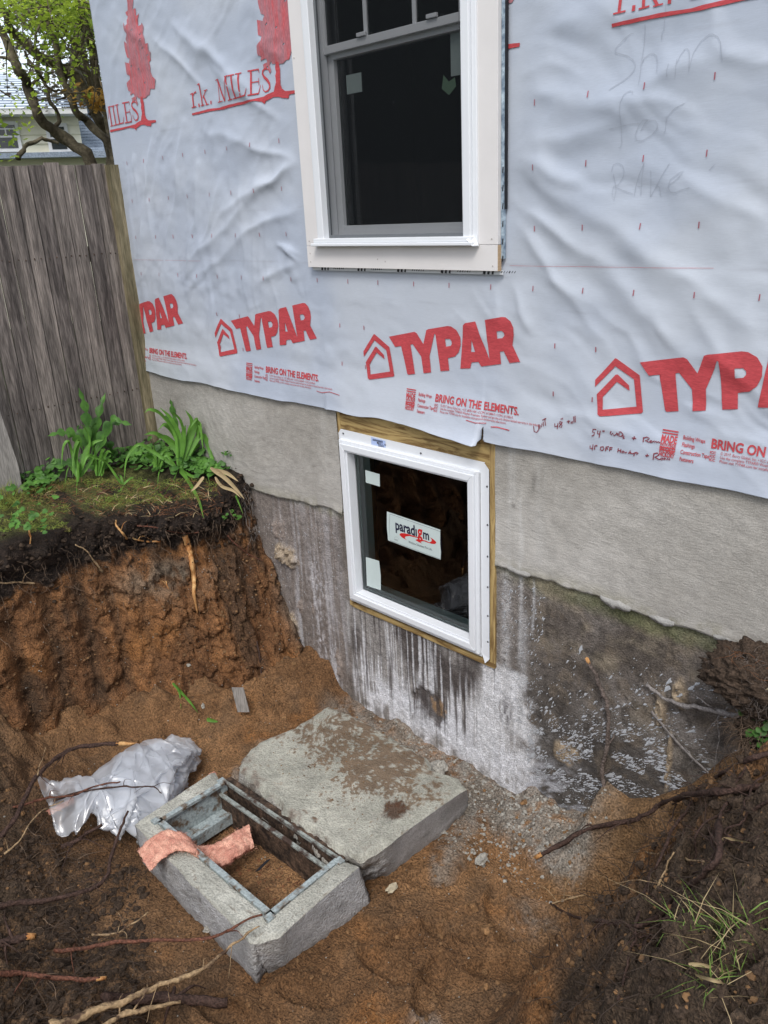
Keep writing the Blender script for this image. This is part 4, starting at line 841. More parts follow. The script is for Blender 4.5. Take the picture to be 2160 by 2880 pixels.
# grey slurry and crumbs near the wall
g1 = .8*sst(-.30, -.17, Y+.09*m_+.03*f)*sst(-3.05, -2.85, X+.06*m_)*sst(-1.22, -1.42, X+.08*m_)*sst(-.45, .25, fbm(X*7, Y*7, 4, 220)+.45)
g2 = sst(.11, .05, seg_d(X, Y, (-1.72, -.12), (-1.38, -.24))[0]+.04*m_+.02*f)
g3 = (sst(.10, -.03, seg_d(X, Y, (-1.42, -.5), (-1.25, -.5))[0]+.10*m_+.05*f)+sst(.10, -.03, seg_d(X, Y, (-1.35, -1.12), (-1.15, -1.15))[0]+.10*m_+.05*f))*.55
g4 = sst(.12, .05, seg_d(X, Y, (-2.95, -.62), (-2.82, -.9))[0]+.06*m_)*.7+sst(.09, .02, seg_d(X, Y, (-1.9, -.22), (-1.78, -.55))[0]+.05*m_)*.75
gg = np.clip(g1*1.1+g2+g3+g4, 0, 1)*sst(-.9, .1, f+.5*m_)
c = lerp(c, lerp((.33, .32, .29), (.22, .20, .17), sst(-.3, .4, m_+f)), gg*.85)
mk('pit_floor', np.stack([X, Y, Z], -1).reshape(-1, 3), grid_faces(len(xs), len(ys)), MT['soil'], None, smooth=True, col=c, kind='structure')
# left bank: a near vertical dug face that rounds over to the ledge under the fence
def respace(P, n):
    P = np.array(P); L = np.concatenate([[0], np.cumsum(np.hypot(*(P[1:]-P[:-1]).T))]); t = np.linspace(0, L[-1], n)
    return np.stack([np.interp(t, L, P[:, 0]), np.interp(t, L, P[:, 1])], 1)
def smooth2(P, k=14):
    for _ in range(k): P[1:-1] = (P[:-2]+2*P[1:-1]+P[2:])/4
    return P
NS, NF, NL = 330, 130, 80
pf = smooth2(np.stack([np.interp(np.linspace(0, 8, NS), range(9), [p[i] for p in LF]) for i in (0, 1)], 1)); pt = smooth2(np.stack([np.interp(np.linspace(0, 8, NS), range(9), [p[i] for p in LT]) for i in (0, 1)], 1))
def bank(si, t):
    """t 0..1 face, 1..2 ledge"""
    s = si/(NS-1.0)*3.0
    F_ = pf[si]; T_ = pt[si]
    tt = np.clip(t, 0, 1); prof = (1-(1-tt)**1.5)*.62+.38*tt
    hx = F_[..., 0]+(T_[..., 0]-F_[..., 0])*prof; hy = F_[..., 1]+(T_[..., 1]-F_[..., 1])*prof
    z0 = -1.36; zt = -.10-.10*sst(.0, .5, s)+.06*sst(1.2, 2.6, s)
    z = z0+(zt-z0)*tt
    u = np.clip(t-1, 0, 1)
    hx = hx+(-5.4-hx)*u; z = z+.05*np.sin(np.pi*np.clip(u*1.5, 0, 1))*.6+.08*u
    g = np.sin(s*2*np.pi/.165+2.2*fbm(s*2, t*1.3, 2, 231)+.8*t)
    n = fbm(s*3, t*3.4, 4, 232); f = fbm(s*13, t*15, 4, 233); ff = fbm(s*38, t*44, 3, 234)
    face = sst(1.12, .92, t)
    left = sst(.9, 1.6, s)
    o = face*(.026*g*(.12+.85*left)*(.5+1.0*vn(s*4, t*3, 77))*sst(.0, .2, t)*sst(.92, .6, t)+.055*n+.026*f+.010*ff+(.050*clod(s*9, t*9, 235)+.022*clod(s*22, t*22, 236))*(1-.25*left))
    # overhanging sod
    o = o+.055*np.exp(-((t-.95)/.07)**2)*(1+.8*n+.7*f)+.03*clod(s*14, t*16, 239)*np.exp(-((t-.95)/.10)**2)
    # scooped hollows
    o = o-.05*sst(.15, .6, fbm(s*4.5, t*5, 3, 235))*face*sst(.95, .75, t)
    o = o*sst(0, .12, s+.02)
    dx = (pt[si][..., 1]*0+.93); dy = .30-.5*sst(1.2, 2.4, s)*.2
    z = z+(1-face)*(.022*f+.010*ff+.025*n)+face*.02*f
    return hx+o*dx, hy-o*dy, z, s, n, f, ff, g
SI, TT = np.meshgrid(np.arange(NS), np.concatenate([np.linspace(0, 1, NF), 1+np.linspace(0, 1, NL)[1:]**1.2]), indexing='ij')
X, Y, Z, s, n, f, ff, g = bank(SI, TT)
ntop = .825+.03*clod(s*12, TT*12, 240)+.06*n+.05*f-.06*sst(.9, 2.2, s)+.03*sst(.5, 0, s)
c = lerp((.15, .070, .030), (.29, .135, .053), sst(-.5, .6, n+.6*f))
c = lerp(c, (.34, .145, .04), sst(.1, .5, fbm(s*3, TT*5, 3, 241))*.45)
c = lerp(c, (.06, .038, .024), sst(.0, .45, fbm(s*5, TT*3.2, 4, 242)+.25*f)*.75*sst(.12, .3, TT))
c = lerp(c, (.05, .034, .022), sst(.0, -1, g)*.5*sst(.9, 1.5, s)*sst(.95, .6, TT))
gp = np.exp(-((s-1.05)/.33)**2-((TT-.69)/.075)**2)*sst(-.25, .4, f+n+.5*ff); c = lerp(c, (.20, .175, .135), gp*.75)
gp = np.exp(-((s-.10)/.10)**2-((TT-.36)/.2)**2); c = lerp(c, (.17, .15, .12), gp*.55)
c = lerp(c, (.022, .016, .013), sst(ntop-.02, ntop+.03, TT)*.97)
c = lerp(c, (.032, .024, .016), sst(1.0, 1.06, TT))
moss = sst(1.02, 1.10, TT+.03*f)*sst(-.25, .3, fbm(s*7, TT*7, 4, 243))*sst(.35, .8, s); c = lerp(c, (.12, .13, .035), moss*.85)
c = c*(1+.2*ff[..., None])
Vb = np.stack([X, Y, Z], -1)
mk('soil_bank', Vb.reshape(-1, 3), grid_faces(*X.shape), MT['soil'], None, smooth=True, col=c, kind='structure')
def bank_pt(s, t, lift=0.0):
    i = int(min(max(s/3.0*(NS-1), 0), NS-1)); tt = TT[0]; j = int(np.argmin(abs(tt-t))); p = Vb[i, j]; return Vector((p[0]+lift, p[1]-lift*.3, p[2]))
# surrounding lawn out to the horizon, open over the pit
m = MB(); a, b = 400, -3.28
m.add([(-a, -a, -.16), (-4.90, -a, -.16), (-4.90, a, -.16), (-a, a, -.16)], [(0, 1, 2, 3)])
m.add([(-4.90, -a, -.16), (a, -a, -.16), (a, b, -.16), (-4.90, b, -.16)], [(0, 1, 2, 3)])
m.add([(.68, b, -.16), (a, b, -.16), (a, 0, -.16), (.68, 0, -.16)], [(0, 1, 2, 3)])
m.add([(3.2, 0, -.16), (a, 0, -.16), (a, a, -.16), (3.2, a, -.16)], [(0, 1, 2, 3)])
m.add([(-4.90, 7.0, -.16), (3.2, 7.0, -.16), (3.2, a, -.16), (-4.90, a, -.16)], [(0, 1, 2, 3)])
m.add([(-4.90, .0, -.16), (XC, 0, -.16), (XC, 7, -.16), (-4.90, 7, -.16)], [(0, 1, 2, 3)])
m.build('ground', MT['ground'], None, kind='structure')
# ================================================================== CONCRETE PIECES IN THE PIT
def GC(cx, cy, z): return G(350+.633*cx, 2000+.633*cy, z)
def resample(P, st=.012):
    P = np.array([p[:2] for p in P], float); out = []
    for i in range(len(P)):
        a, b = P[i], P[(i+1) % len(P)]; n = max(1, int(np.hypot(*(b-a))/st))
        out += [(*(a+(b-a)*k/n), i) for k in range(n)]
    return np.array(out)
def slab(topP, botP, zt, zb, rough, rings=64, seed=1, topcol=None, sidecol=None, amp=.004, tilt=(0, 0)):
    n0 = resample(topP); ids = n0[:, 2].astype(int); N = len(n0); T = n0[:, :2]
    # matching bottom ring by edge parameter
    B = []
    P = np.array([p[:2] for p in topP]); Q = np.array([p[:2] for p in botP])
    for k in range(N):
        i = ids[k]; a, b = P[i], P[(i+1) % len(P)]; t = np.hypot(*(T[k]-a))/max(1e-6, np.hypot(*(b-a))); B.append(Q[i]+(Q[(i+1) % len(P)]-Q[i])*t)
    B = np.array(B); c = T.mean(0)
    rg = np.array([rough[i] for i in ids], float); rg = np.convolve(np.concatenate([rg[-4:], rg, rg[:4]]), np.ones(9)/9, 'valid')
    V = []; Cc = []; nr_ = rings+1
    for r in range(rings+1):
        k = 1-(1-r/rings)**1.0; p = c+(T-c)*k
        z = zt+amp*fbm(p[:, 0]*9, p[:, 1]*9, 4, seed)+.0012*fbm(p[:, 0]*60, p[:, 1]*60, 3, seed+1)-sst(.955, 1.0, k)*(.003+.032*rg*(.3+vn(p[:, 0]*22, p[:, 1]*22, seed+3)))
        p = p+(p-c)/(np.linalg.norm(p-c, axis=1)[:, None]+1e-6)*((sst(.8, 1, k)*rg*.022)*fbm(p[:, 0]*25, p[:, 1]*25, 3, seed+2))[:, None]
        V.append(np.stack([p[:, 0], p[:, 1], z], 1)); Cc.append(topcol(p[:, 0], p[:, 1], np.full(N, k), rg))
    last = V[-1]; H = 14
    for h in range(0, H+1):
        t = h/H; p = last[:, :2]*(1-t)+B*t; z = last[:, 2]*(1-t)+zb*t
        d = (p-c)/(np.linalg.norm(p-c, axis=1)[:, None]+1e-6); s_ = np.arange(N)*.012
        p = p+d*(rg*.042*fbm(s_*16, z*22+t, 4, seed+4)+rg*.010*np.sign(fbm(s_*30, z*50, 2, seed+9))+.001*fbm(s_*30, z*30, 2, seed+5))[:, None]*math.sin(math.pi*min(1, t*1.3)/1.3)
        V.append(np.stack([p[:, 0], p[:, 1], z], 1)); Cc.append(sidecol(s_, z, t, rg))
    V = np.concatenate(V); Cc = np.concatenate(Cc); V[:, 2] += (V[:, 0]-c[0])*tilt[0]+(V[:, 1]-c[1])*tilt[1]
    R2 = rings+H+2; i = np.array([r for r in range(R2-1) if r != rings])[:, None]*N; j = np.arange(N)[None, :]; F = np.stack([i+j, i+N+j, i+N+(j+1) % N, i+(j+1) % N], -1).reshape(-1, 4)
    return V, F, Cc
def slab_top(X, Y, k, rg):
    n = fbm(X*5, Y*5, 5, 301); m_ = fbm(X*26, Y*26, 4, 302); f = fbm(X*75, Y*75, 3, 303)
    c = lerp((.34, .335, .285), (.44, .43, .37), sst(-.5, .5, n+m_*.4))
    cc = 1.05*np.exp(-(((X+2.34)/.44)**2+((Y+.45)/.23)**2)**1.6)-.25*sst(-.55, -.75, Y)
    s_ = sst(.42, .85, n*.6+m_*.8+f*1.1+cc); c = lerp(c, (.15, .098, .06), s_*.9)
    s2 = sst(.45, .75, np.exp(-((X+1.99)/.07)**2-((Y+.62)/.07)**2)+.3*m_+.2*f); c = lerp(c, (.075, .036, .02), s2*.9)
    c = lerp(c, (.10, .05, .035), rg*sst(.8, .95, k)*sst(.0, .5, m_+f*.5)*.6)
    return c*(1+.22*f[..., None])
def slab_side(s, z, t, rg):
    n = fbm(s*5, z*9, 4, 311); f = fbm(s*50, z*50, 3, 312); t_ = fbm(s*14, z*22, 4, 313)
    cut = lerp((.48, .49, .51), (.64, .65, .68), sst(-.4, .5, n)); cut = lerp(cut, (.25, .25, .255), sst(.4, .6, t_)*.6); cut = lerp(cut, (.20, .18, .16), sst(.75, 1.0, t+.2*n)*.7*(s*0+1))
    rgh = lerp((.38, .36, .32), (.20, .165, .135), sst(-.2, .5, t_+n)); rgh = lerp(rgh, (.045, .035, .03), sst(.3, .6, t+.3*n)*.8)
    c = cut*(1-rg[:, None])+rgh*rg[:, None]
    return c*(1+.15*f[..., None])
tp = [GC(515, 205, -1.085), GC(600, 130, -1.085), GC(760, 70, -1.085), GC(905, -25, -1.085), GC(985, 5, -1.085), GC(1090, 60, -1.085), GC(1345, 205, -1.085), GC(1372, 262, -1.085), GC(1482, 293, -1.085), GC(1520, 345, -1.085), GC(1400, 425, -1.085), GC(1160, 600, -1.085), GC(1050, 655, -1.085), GC(900, 570, -1.085), GC(710, 425, -1.085), GC(520, 255, -1.085)]
bt_ = {9: (1527, 420), 10: (1430, 530), 11: (1165, 730), 12: (1060, 750)}
bt = [GC(*bt_[i], -1.325) if i in bt_ else np.array(p)+np.array(o) for i, (p, o) in enumerate(zip(tp, [(0, 0, 0)]*9+[(.03, .0, 0), (.03, .0, 0), (.03, 0, 0), (.015, -.035, 0), (0, -.03, 0), (0, -.03, 0), (-.01, -.02, 0)]))]
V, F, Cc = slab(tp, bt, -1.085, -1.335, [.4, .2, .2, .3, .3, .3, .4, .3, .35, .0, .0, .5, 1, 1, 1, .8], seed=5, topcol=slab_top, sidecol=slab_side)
mk('concrete_slab', V, F, MT['slab'], None, smooth=True, col=Cc, label='large cut block of concrete smeared with brown dirt lying against the foundation wall', cat='concrete slab')
# frame block: U of concrete round an old steel basement window
wf = thing('window_block', 'cut concrete block with an old rusty steel window frame cast into it', 'concrete block', tuple(GC(500, 700, -1.33)))
zt = -1.115
o_ = [GC(425, 262, zt), GC(45, 500, zt), GC(565, 1030, zt), GC(1040, 690, zt)]; i_ = [GC(432, 312, zt), GC(140, 488, zt), GC(645, 918, zt), GC(955, 668, zt)]
o_[0] = GC(400, 262, zt); 
def beam(oa, ia, ob, ib, flare, seed, rough, extra=0):
    P = [oa, ob, ib, ia]; P = [np.array(p[:2]) for p in P]
    P2 = [P[0]+np.array(flare), P[1]+np.array(flare), P[2], P[3]]
    return slab(P, P2, zt, -1.335, rough, rings=10, seed=seed, topcol=frame_top, sidecol=slab_side, amp=.003)
def frame_top(X, Y, k, rg):
    n = fbm(X*6, Y*6, 4, 321); m_ = fbm(X*30, Y*30, 4, 322); f = fbm(X*80, Y*80, 3, 323)
    c = lerp((.36, .355, .31), (.49, .485, .43), sst(-.5, .5, n+m_*.4)); c = lerp(c, (.12, .085, .055), sst(.3, .6, m_*.7+f*.5+.2*n)*.7)
    return c*(1+.2*f[..., None])
def mid(a, b, t): return a+(b-a)*t
V, F, Cc = beam(o_[0], i_[0], o_[1], i_[1], (-.01, 0), 11, [.5, .4, .1, .5]); mk('concrete_border', V, F, MT['slab'], wf, smooth=True, col=Cc)
oc = o_[1]+(o_[2]-o_[1])*0; ic = i_[1]
V, F, Cc = beam(o_[1]+np.array([.004, 0, 0]), i_[1]+np.array([.002, -.002, 0]), o_[2], i_[2], (-.0, -.0), 12, [.25, .6, .05, .0]); V[:, 2] -= .0025; mk('concrete_border', V, F, MT['slab'], wf, smooth=True, col=Cc)
P = [o_[2]+np.array([-.006, .004, 0]), GC(690, 1000, zt), o_[3], GC(990, 662, zt), i_[3], i_[2]+np.array([.003, .001, 0])]; P = [np.array(p[:2]) for p in P]
P2 = [GC(642, 1160, -1.325)[:2], GC(720, 1125, -1.325)[:2], GC(1098, 850, -1.325)[:2], P[3]+np.array([.07, .02]), P[4], P[5]]
V, F, Cc = slab(P, P2, zt, -1.335, [.6, .03, .35, .5, .1, .1], rings=12, seed=13, topcol=frame_top, sidecol=slab_side, amp=.003); mk('concrete_border', V, F, MT['slab'], wf, smooth=True, col=Cc)
# steel frame: four channel sides round the opening
def bar(a, b, w, z0, z1, m, side=1):
    a = np.array(a[:2]); b = np.array(b[:2]); t = (b-a)/np.linalg.norm(b-a); n = np.array([-t[1], t[0]])*side*w
    q = [a, b, b+n, a+n]; V = [(p[0], p[1], z) for z in (z0, z1) for p in q]
    return m.add(V, [(0, 3, 2, 1), (4, 5, 6, 7), (0, 1, 5, 4), (1, 2, 6, 5), (2, 3, 7, 6), (3, 0, 4, 7)])
ia, ib, ic, id_ = i_
for (a, b, mt) in ((ia, ib, 'steel'), (ib, ic, 'steel'), (ic, id_, 'steel')):
    m = MB(); bar(a, b, .024, zt-.010, zt+.0035, m); bar(a, b, .0045, -1.31, zt-.0102, m); o = m.build('steel_side', MT[mt], wf)
m = MB(); e = (id_-ia)/np.linalg.norm(id_-ia); nrm = np.array([-e[1], e[0], 0])
for off, w_, z0, z1 in ((.004, .012, zt-.012, zt+.004), (-.034, .018, zt-.052, zt-.044)):
    bar(ia+nrm*off, id_+nrm*off, w_, z0, z1, m)
m.build('steel_ledge', MT['steelrust'], wf)
m = MB(); bar(ia+nrm*.02, id_+nrm*.02, .03, -1.33, zt-.004, m); bar(ia-nrm*.02, id_-nrm*.02, .018, -1.33, zt-.062, m); m.build('rusty_web', MT['rust'], wf)
m = MB(); u = (ib-ia)/np.linalg.norm(ib-ia); n2_ = np.array([-u[1], u[0], 0])
bar(ia+n2_*.055, ib+n2_*.055, .02, -1.30, -1.245, m); bar(ia+n2_*.006, ib+n2_*.006, .05, -1.262, -1.255, m); m.build('steel_mullion', MT['steel'], wf)
for p in i_: MB().box((p[0]-.016, p[1]-.016, zt-.05), (p[0]+.016, p[1]+.016, zt+.0062)).build('steel_corner', MT['steel'], wf)
# ---- insulation
def ribbon(P, Wd_, th, nW=16, k=10, seed=0, amp=.006):
    P = smooth_path(P, k); n = len(P); Wv = Vector(Wd_); V = []; F = []
    for i, p in enumerate(P):
        t = (P[min(i+1, n-1)]-P[max(i-1, 0)]).normalized(); nn = t.cross(Wv).normalized()
        if nn.z < 0: nn = -nn
        for sgn in (1, -1):
            for j in range(nW+1):
                v = j/nW-.5; q = p+Wv*v*(1+.10*mnoise.noise(Vector((i*.3, seed, sgn))))
                ed = (1-abs(v*2)**6); rip = math.sin(v*19+seed+i*.06)*.25
                d = th/2*(sgn*(ed**.5)*.9)+(amp*(mnoise.noise(q*42)+.6*mnoise.noise(q*110)+.5*rip) if sgn > 0 else 0)
                V.append(q+nn*d+t*(.010*mnoise.noise(q*35) if i in (0, n-1) else 0))
    m_ = nW+1
    for i in range(n-1):
        b = i*2*m_; e_ = b+2*m_
        for j in range(nW):
            F.append((b+j, b+j+1, e_+j+1, e_+j)); F.append((b+m_+j, e_+m_+j, e_+m_+j+1, b+m_+j+1))
        F.append((b, e_, e_+m_, b+m_)); F.append((b+nW, b+m_+nW, e_+m_+nW, e_+nW))
    for b in (0, (n-1)*2*m_):
        for j in range(nW): F.append((b+j, b+m_+j, b+m_+j+1, b+j+1))
    return V, F
V, F = ribbon([Vector(GC(85, 665, -1.135)), Vector(GC(150, 605, -1.098)), Vector(GC(215, 575, -1.088)), Vector(GC(285, 590, -1.10)), Vector(GC(330, 640, -1.16)), Vector(GC(385, 690, -1.24))], Vector(GC(175, 535, -1.1)-GC(250, 660, -1.1))*.72, .028, seed=1)
fib1 = [Vector(v) for v in V]; ins1 = mk('insulation_strip', V, F, MT['pink'], None, smooth=True, label='strip of pink fibreglass insulation draped over the edge of the window block', cat='insulation', group='pink insulation pieces')
V, F = ribbon([Vector(GC(345, 655, -1.235)), Vector(GC(420, 640, -1.215)), Vector(GC(490, 598, -1.205)), Vector(GC(560, 560, -1.215))], Vector(GC(400, 590, -1.2)-GC(430, 700, -1.2))*.85, .055, seed=2, amp=.010)
fib2 = [Vector(v) for v in V]; ins2 = mk('insulation_batt', V, F, MT['pink'], None, smooth=True, label='folded piece of pink insulation lying on dirt inside the steel window frame', cat='insulation', group='pink insulation pieces')
V, F = ribbon([Vector(Gd(395, 1722, -1.2)), Vector(Gd(440, 1692, -1.2)), Vector(Gd(455, 1680, -1.2))], Vector((.0, .05, .03)), .03, seed=3)
mk('insulation_scrap', V, F, MT['pink'], None, smooth=True, label='scrap of pink insulation tucked between the plastic sheet and the concrete block', cat='insulation', group='pink insulation pieces')
V, F = ribbon([Vector(Gd(100, 1760, -1.18)), Vector(Gd(135, 1742, -1.17)), Vector(Gd(165, 1728, -1.18))], Vector((.03, .05, .03)), .03, seed=4)
mk('insulation_scrap', V, F, MT['pink'], None, smooth=True, label='scrap of pink insulation among the roots left of the plastic sheet', cat='insulation', group='pink insulation pieces')
# ---- plastic sheet: a flat film folded over and over on itself (every fold is a true crease), then dropped in a heap
def plastic(name, c, L, Wd2, H, ang, seed, label, size=(1.9, 1.3), nf=19, res=(230, 160)):
    q = random.Random(seed); U, V_ = np.meshgrid(np.linspace(-.5, .5, res[0])*size[0], np.linspace(-.5, .5, res[1])*size[1], indexing='ij')
    P = np.stack([U, V_, .10*fbm(U*2.2, V_*2.2, 2, seed)+.012*fbm(U*9, V_*9, 3, seed+2)], -1)
    for k in range(nf):
        a = q.uniform(0, 2*math.pi); t = q.gauss(0, .55); n = np.array([math.cos(a)*math.cos(t), math.sin(a)*math.cos(t), math.sin(t)])
        m_ = P.reshape(-1, 3).mean(0); ext = np.abs((P-m_)@n).max(); o = m_-n*ext*q.uniform(.15, .62)
        d = (P-o)@n; P = P-2*np.minimum(d, 0)[..., None]*n*q.uniform(.80, 1.0)
    P = P.reshape(-1, 3); P = P-P.mean(0)
    w_, v_ = np.linalg.eigh(np.cov(P[:, :2].T)); B_ = v_[:, ::-1]; P[:, :2] = P[:, :2]@B_
    lo, hi = np.percentile(P, 1, 0), np.percentile(P, 99, 0); P = (P-(lo+hi)/2)/(hi-lo); P[:, 2] += .5
    x = P[:, 0]*L; y = P[:, 1]*Wd2; r_ = np.clip(np.hypot(P[:, 0]/.55, P[:, 1]/.55), 0, 1.2); z = np.clip(P[:, 2], -.02, 1.3)*H*(1-.55*r_**2)
    ca, sa = math.cos(ang), math.sin(ang); X = c[0]+x*ca-y*sa; Y = c[1]+x*sa+y*ca; Z = fz_at(X, Y)+.008+np.maximum(z, 0)+.10*0
    F = grid_faces(*res)
    return mk(name, np.stack([X, Y, Z], -1), F, MT['plastic'], None, smooth=False, label=label, cat='plastic sheet')
pa_, pb_ = Gd(205, 1775, -1.22), Gd(385, 1635, -1.22); pc_ = (pa_+pb_)/2
plastic('plastic_sheet', pc_+np.array([.02, .0, 0]), .70, .46, .36, math.atan2(pb_[1]-pa_[1], pb_[0]-pa_[0]), 23, 'crumpled clear plastic sheeting heaped beside the concrete window block')
# ================================================================== FENCE
XF = -4.70
fence = thing('board_fence', 'weathered grey board fence meeting the house corner beside the pit', 'fence', (XF, -1.7, -.15))
q = random.Random(11); y = -.135; k = 0
seams = [AXd(x, 346, XF)[1] for x in (225, 196, 160, 127, 94, 58, 23, -14)]
ys_ = list(seams)
while ys_[-1] > -3.6: ys_.append(ys_[-1]-q.uniform(.082, .098))
NAIL = MB()
for k in range(len(ys_)-1):
    y1, y0 = ys_[k]-.0032, ys_[k+1]+.0032; zt_ = 1.605+q.uniform(-.012, .010); x = XF+q.uniform(-.004, .004); lean = q.uniform(-.0015, .0015)
    n = 9; V = []; F = []; x += q.uniform(-.006, .004)
    for i in range(n+1):
        z = -.32+(zt_+.32)*i/n; w1 = .0015*mnoise.noise(Vector((z*3, k, 1))); w2 = .0015*mnoise.noise(Vector((z*3, k, 7))); sh = lean*z; cup = .003*mnoise.noise(Vector((z, k, 4)))
        V += [(x+cup, y0+w1+sh, z), (x+.002, (y0+y1)/2+sh, z), (x-cup, y1+w2+sh, z), (x-.017-cup, y1+w2+sh, z), (x-.017+cup, y0+w1+sh, z)]
    for i in range(n):
        for j in range(5): F.append((i*5+j, i*5+(j+1) % 5, i*5+5+(j+1) % 5, i*5+5+j))
    F += [(4, 3, 2, 1, 0), tuple(n*5+j for j in range(5))]
    mk('board', V, F, MT[q.choice(('fence', 'fence2', 'fence3', 'fence'))], fence)
    for z in (1.12, .30):
        for yy in (y0+.022, y1-.022): NAIL.tube([(x-.001, yy, z+q.uniform(-.006, .006)), (x+.0045, yy, z+q.uniform(-.006, .006))], (.0035, .0035), 6)
NAIL.build('nail_head', MT['rust'], fence, kind='stuff')
for z in (1.08, .26): MB().box((XF-.062, -3.6, z), (XF-.022, -.14, z+.085)).build('rail', MT['post'], fence)
pa = AXd(257, 348, XF)[1]; pb = AXd(224, 346, XF)[1]; m = MB(); V = []; F = []; n = 12
for i in range(n+1):
    z = -.35+(1.60+.35)*i/n; lean = -.012*(1.6-z)*0
    dyl = .018*(1.6-z)
    w = .003*mnoise.noise(Vector((z*2, 1, 2)))
    V += [(XF+.045+w, pb-.004, z), (XF+.045+w, pa-.006, z), (XF-.088, pa, z), (XF-.088, pb+.002, z)]
for i in range(n):
    for j in range(4): F.append((i*4+j, i*4+(j+1) % 4, i*4+4+(j+1) % 4, i*4+4+j))
F += [(3, 2, 1, 0), (n*4, n*4+1, n*4+2, n*4+3)]
mk('post', V, F, MT['post'], fence)
a0, a1 = AX(0, 1130, XF+.10), AX(62, 1390, XF+.10)
m = MB(); yy = a1[1]; m.add([(XF+.06, yy-.11, -.30), (XF+.06, yy, -.30), (XF+.06, yy+.02, .02), (XF+.05, yy-.04, .62), (XF+.05, yy-.14, .62), (XF+.085, yy-.11, -.30), (XF+.085, yy, -.30), (XF+.085, yy+.02, .02), (XF+.075, yy-.04, .62), (XF+.075, yy-.14, .62)], [(0, 1, 2, 3, 4), (9, 8, 7, 6, 5), (0, 5, 6, 1), (1, 6, 7, 2), (2, 7, 8, 3), (3, 8, 9, 4), (4, 9, 5, 0)])
m.build('loose_plank', MT['greyplank'], None, label='pale grey loose plank leaning on the fence at the left edge', cat='plank')
# ================================================================== BEYOND THE FENCE
Fh = np.array([CM[2][0], CM[2][1], 0.0])
hd = ray(150, 640); hd = np.array([hd[0], hd[1], 0])/np.hypot(hd[0], hd[1])
def VP(px, py, D_): r = ray(px, py); t = D_/np.dot(r, hd); return CAM+r*t
c1 = .5425
def NB(cx, cy, D_=13.0): return VP(cx*c1, cy*c1, D_)
rt = np.array([hd[1], -hd[0], 0]); rt = rt if np.dot(rt, CM[0]) > 0 else -rt
nb = thing('neighbour_house', 'neighbouring cream sided house with a blue grey shingle roof beyond the fence', 'house', tuple(NB(100, 800)*np.array([1, 1, 0])+np.array([0, 0, -.1])))
def onp(p, dr=0, dz=0, df=0): return tuple(np.array(p)+rt*dr+np.array([0, 0, dz])+hd*df)
e0 = NB(-300, 592); e1 = NB(400, 605); zE = float(NB(100, 597)[2]); zB = float(NB(100, 795)[2]); zR = float(NB(100, 520, 15.2)[2])+.35
L0 = np.dot(NB(-300, 592)-NB(0, 592), rt); o0 = np.array([NB(0, 592)[0], NB(0, 592)[1], 0])
def NP(u, z, d=0): return tuple(o0+rt*u+np.array([0, 0, z])+hd*d)
uR = np.dot(NB(402, 600)-NB(0, 592), rt); uL = -3.0
def nbox(m, u0, u1, z0, z1, d0, d1):
    V = [NP(u, z, d) for d in (d0, d1) for u, z in ((u0, z0), (u1, z0), (u1, z1), (u0, z1))]; return m.add(V, [(0, 1, 2, 3), (7, 6, 5, 4), (0, 4, 5, 1), (1, 5, 6, 2), (2, 6, 7, 3), (3, 7, 4, 0)])
m = MB(); nbox(m, uL, uR, -.1, zE, .03, 6); m.build('wall', MT['siding'], nb)
z = zB
while z < zE-.05:
    m = MB(); V = [NP(uL, z, 0), NP(uR, z, 0), NP(uR, z+.112, .028), NP(uL, z+.112, .028), NP(uL, z-.006, .029), NP(uR, z-.006, .029)]; m.add(V, [(0, 1, 2, 3), (0, 4, 5, 1)]); m.build('siding_board', MT['siding'], nb); z += .115
def uz(cx, cy): p = NB(cx, cy); return float(np.dot(p-NB(0, 592), rt)), float(p[2])
for (ca, cb, cc_, cd_) in ((-20, 90, 630, 790), (258, 345, 640, 795)):
    (ua, za), (ub, zb_) = uz(ca, cd_), uz(cb, cc_)
    m = MB(); nbox(m, ua, ub, za, zb_, -.05, .02); fr = m.build('window', MT['whitepaint'], nb)
    m = MB(); nbox(m, ua+.045, ub-.045, za+.045, zb_-.045, -.056, -.051); m.build('pane', MT['navypane'], fr)
    m = MB(); um = (ua+ub)/2; zm = (za+zb_)/2; nbox(m, ua+.045, ub-.045, zm-.012, zm+.012, -.064, -.057); nbox(m, um-.008, um+.008, zm+.012, zb_-.045, -.062, -.057); nbox(m, ua+.045, ub-.045, (zm+zb_)/2-.008, (zm+zb_)/2+.008, -.063, -.0575); m.build('muntin', MT['whitepaint'], fr)
m = MB(); nbox(m, uL-.3, uR+.12, zE-.02, zE+.05, -.30, .02); m.build('gutter', MT['whitepaint'], nb)
m = MB(); nbox(m, uL, uR+2.2, zB-.075, zB-.01, -.25, .0); m.build('fascia', MT['roofshingle'], nb)
rf = m = MB(); rows = 15; zt2 = uz(100, 470)[1]
for k in range(rows):
    a, b = k/rows, (k+1)/rows; dd_ = 2.6; m.add([NP(uL-.3, zE+.05+(zt2-zE)*a*2.7+.012, -.32+dd_*a), NP(uR+.15-1.1*a, zE+.05+(zt2-zE)*a*2.7+.012, -.32+dd_*a), NP(uR+.15-1.1*b, zE+.05+(zt2-zE)*b*2.7, -.32+dd_*b), NP(uL-.3, zE+.05+(zt2-zE)*b*2.7+.002, -.32+dd_*b)], [(0, 1, 2, 3)])
m.build('roof', MT['roofshingle'], nb)
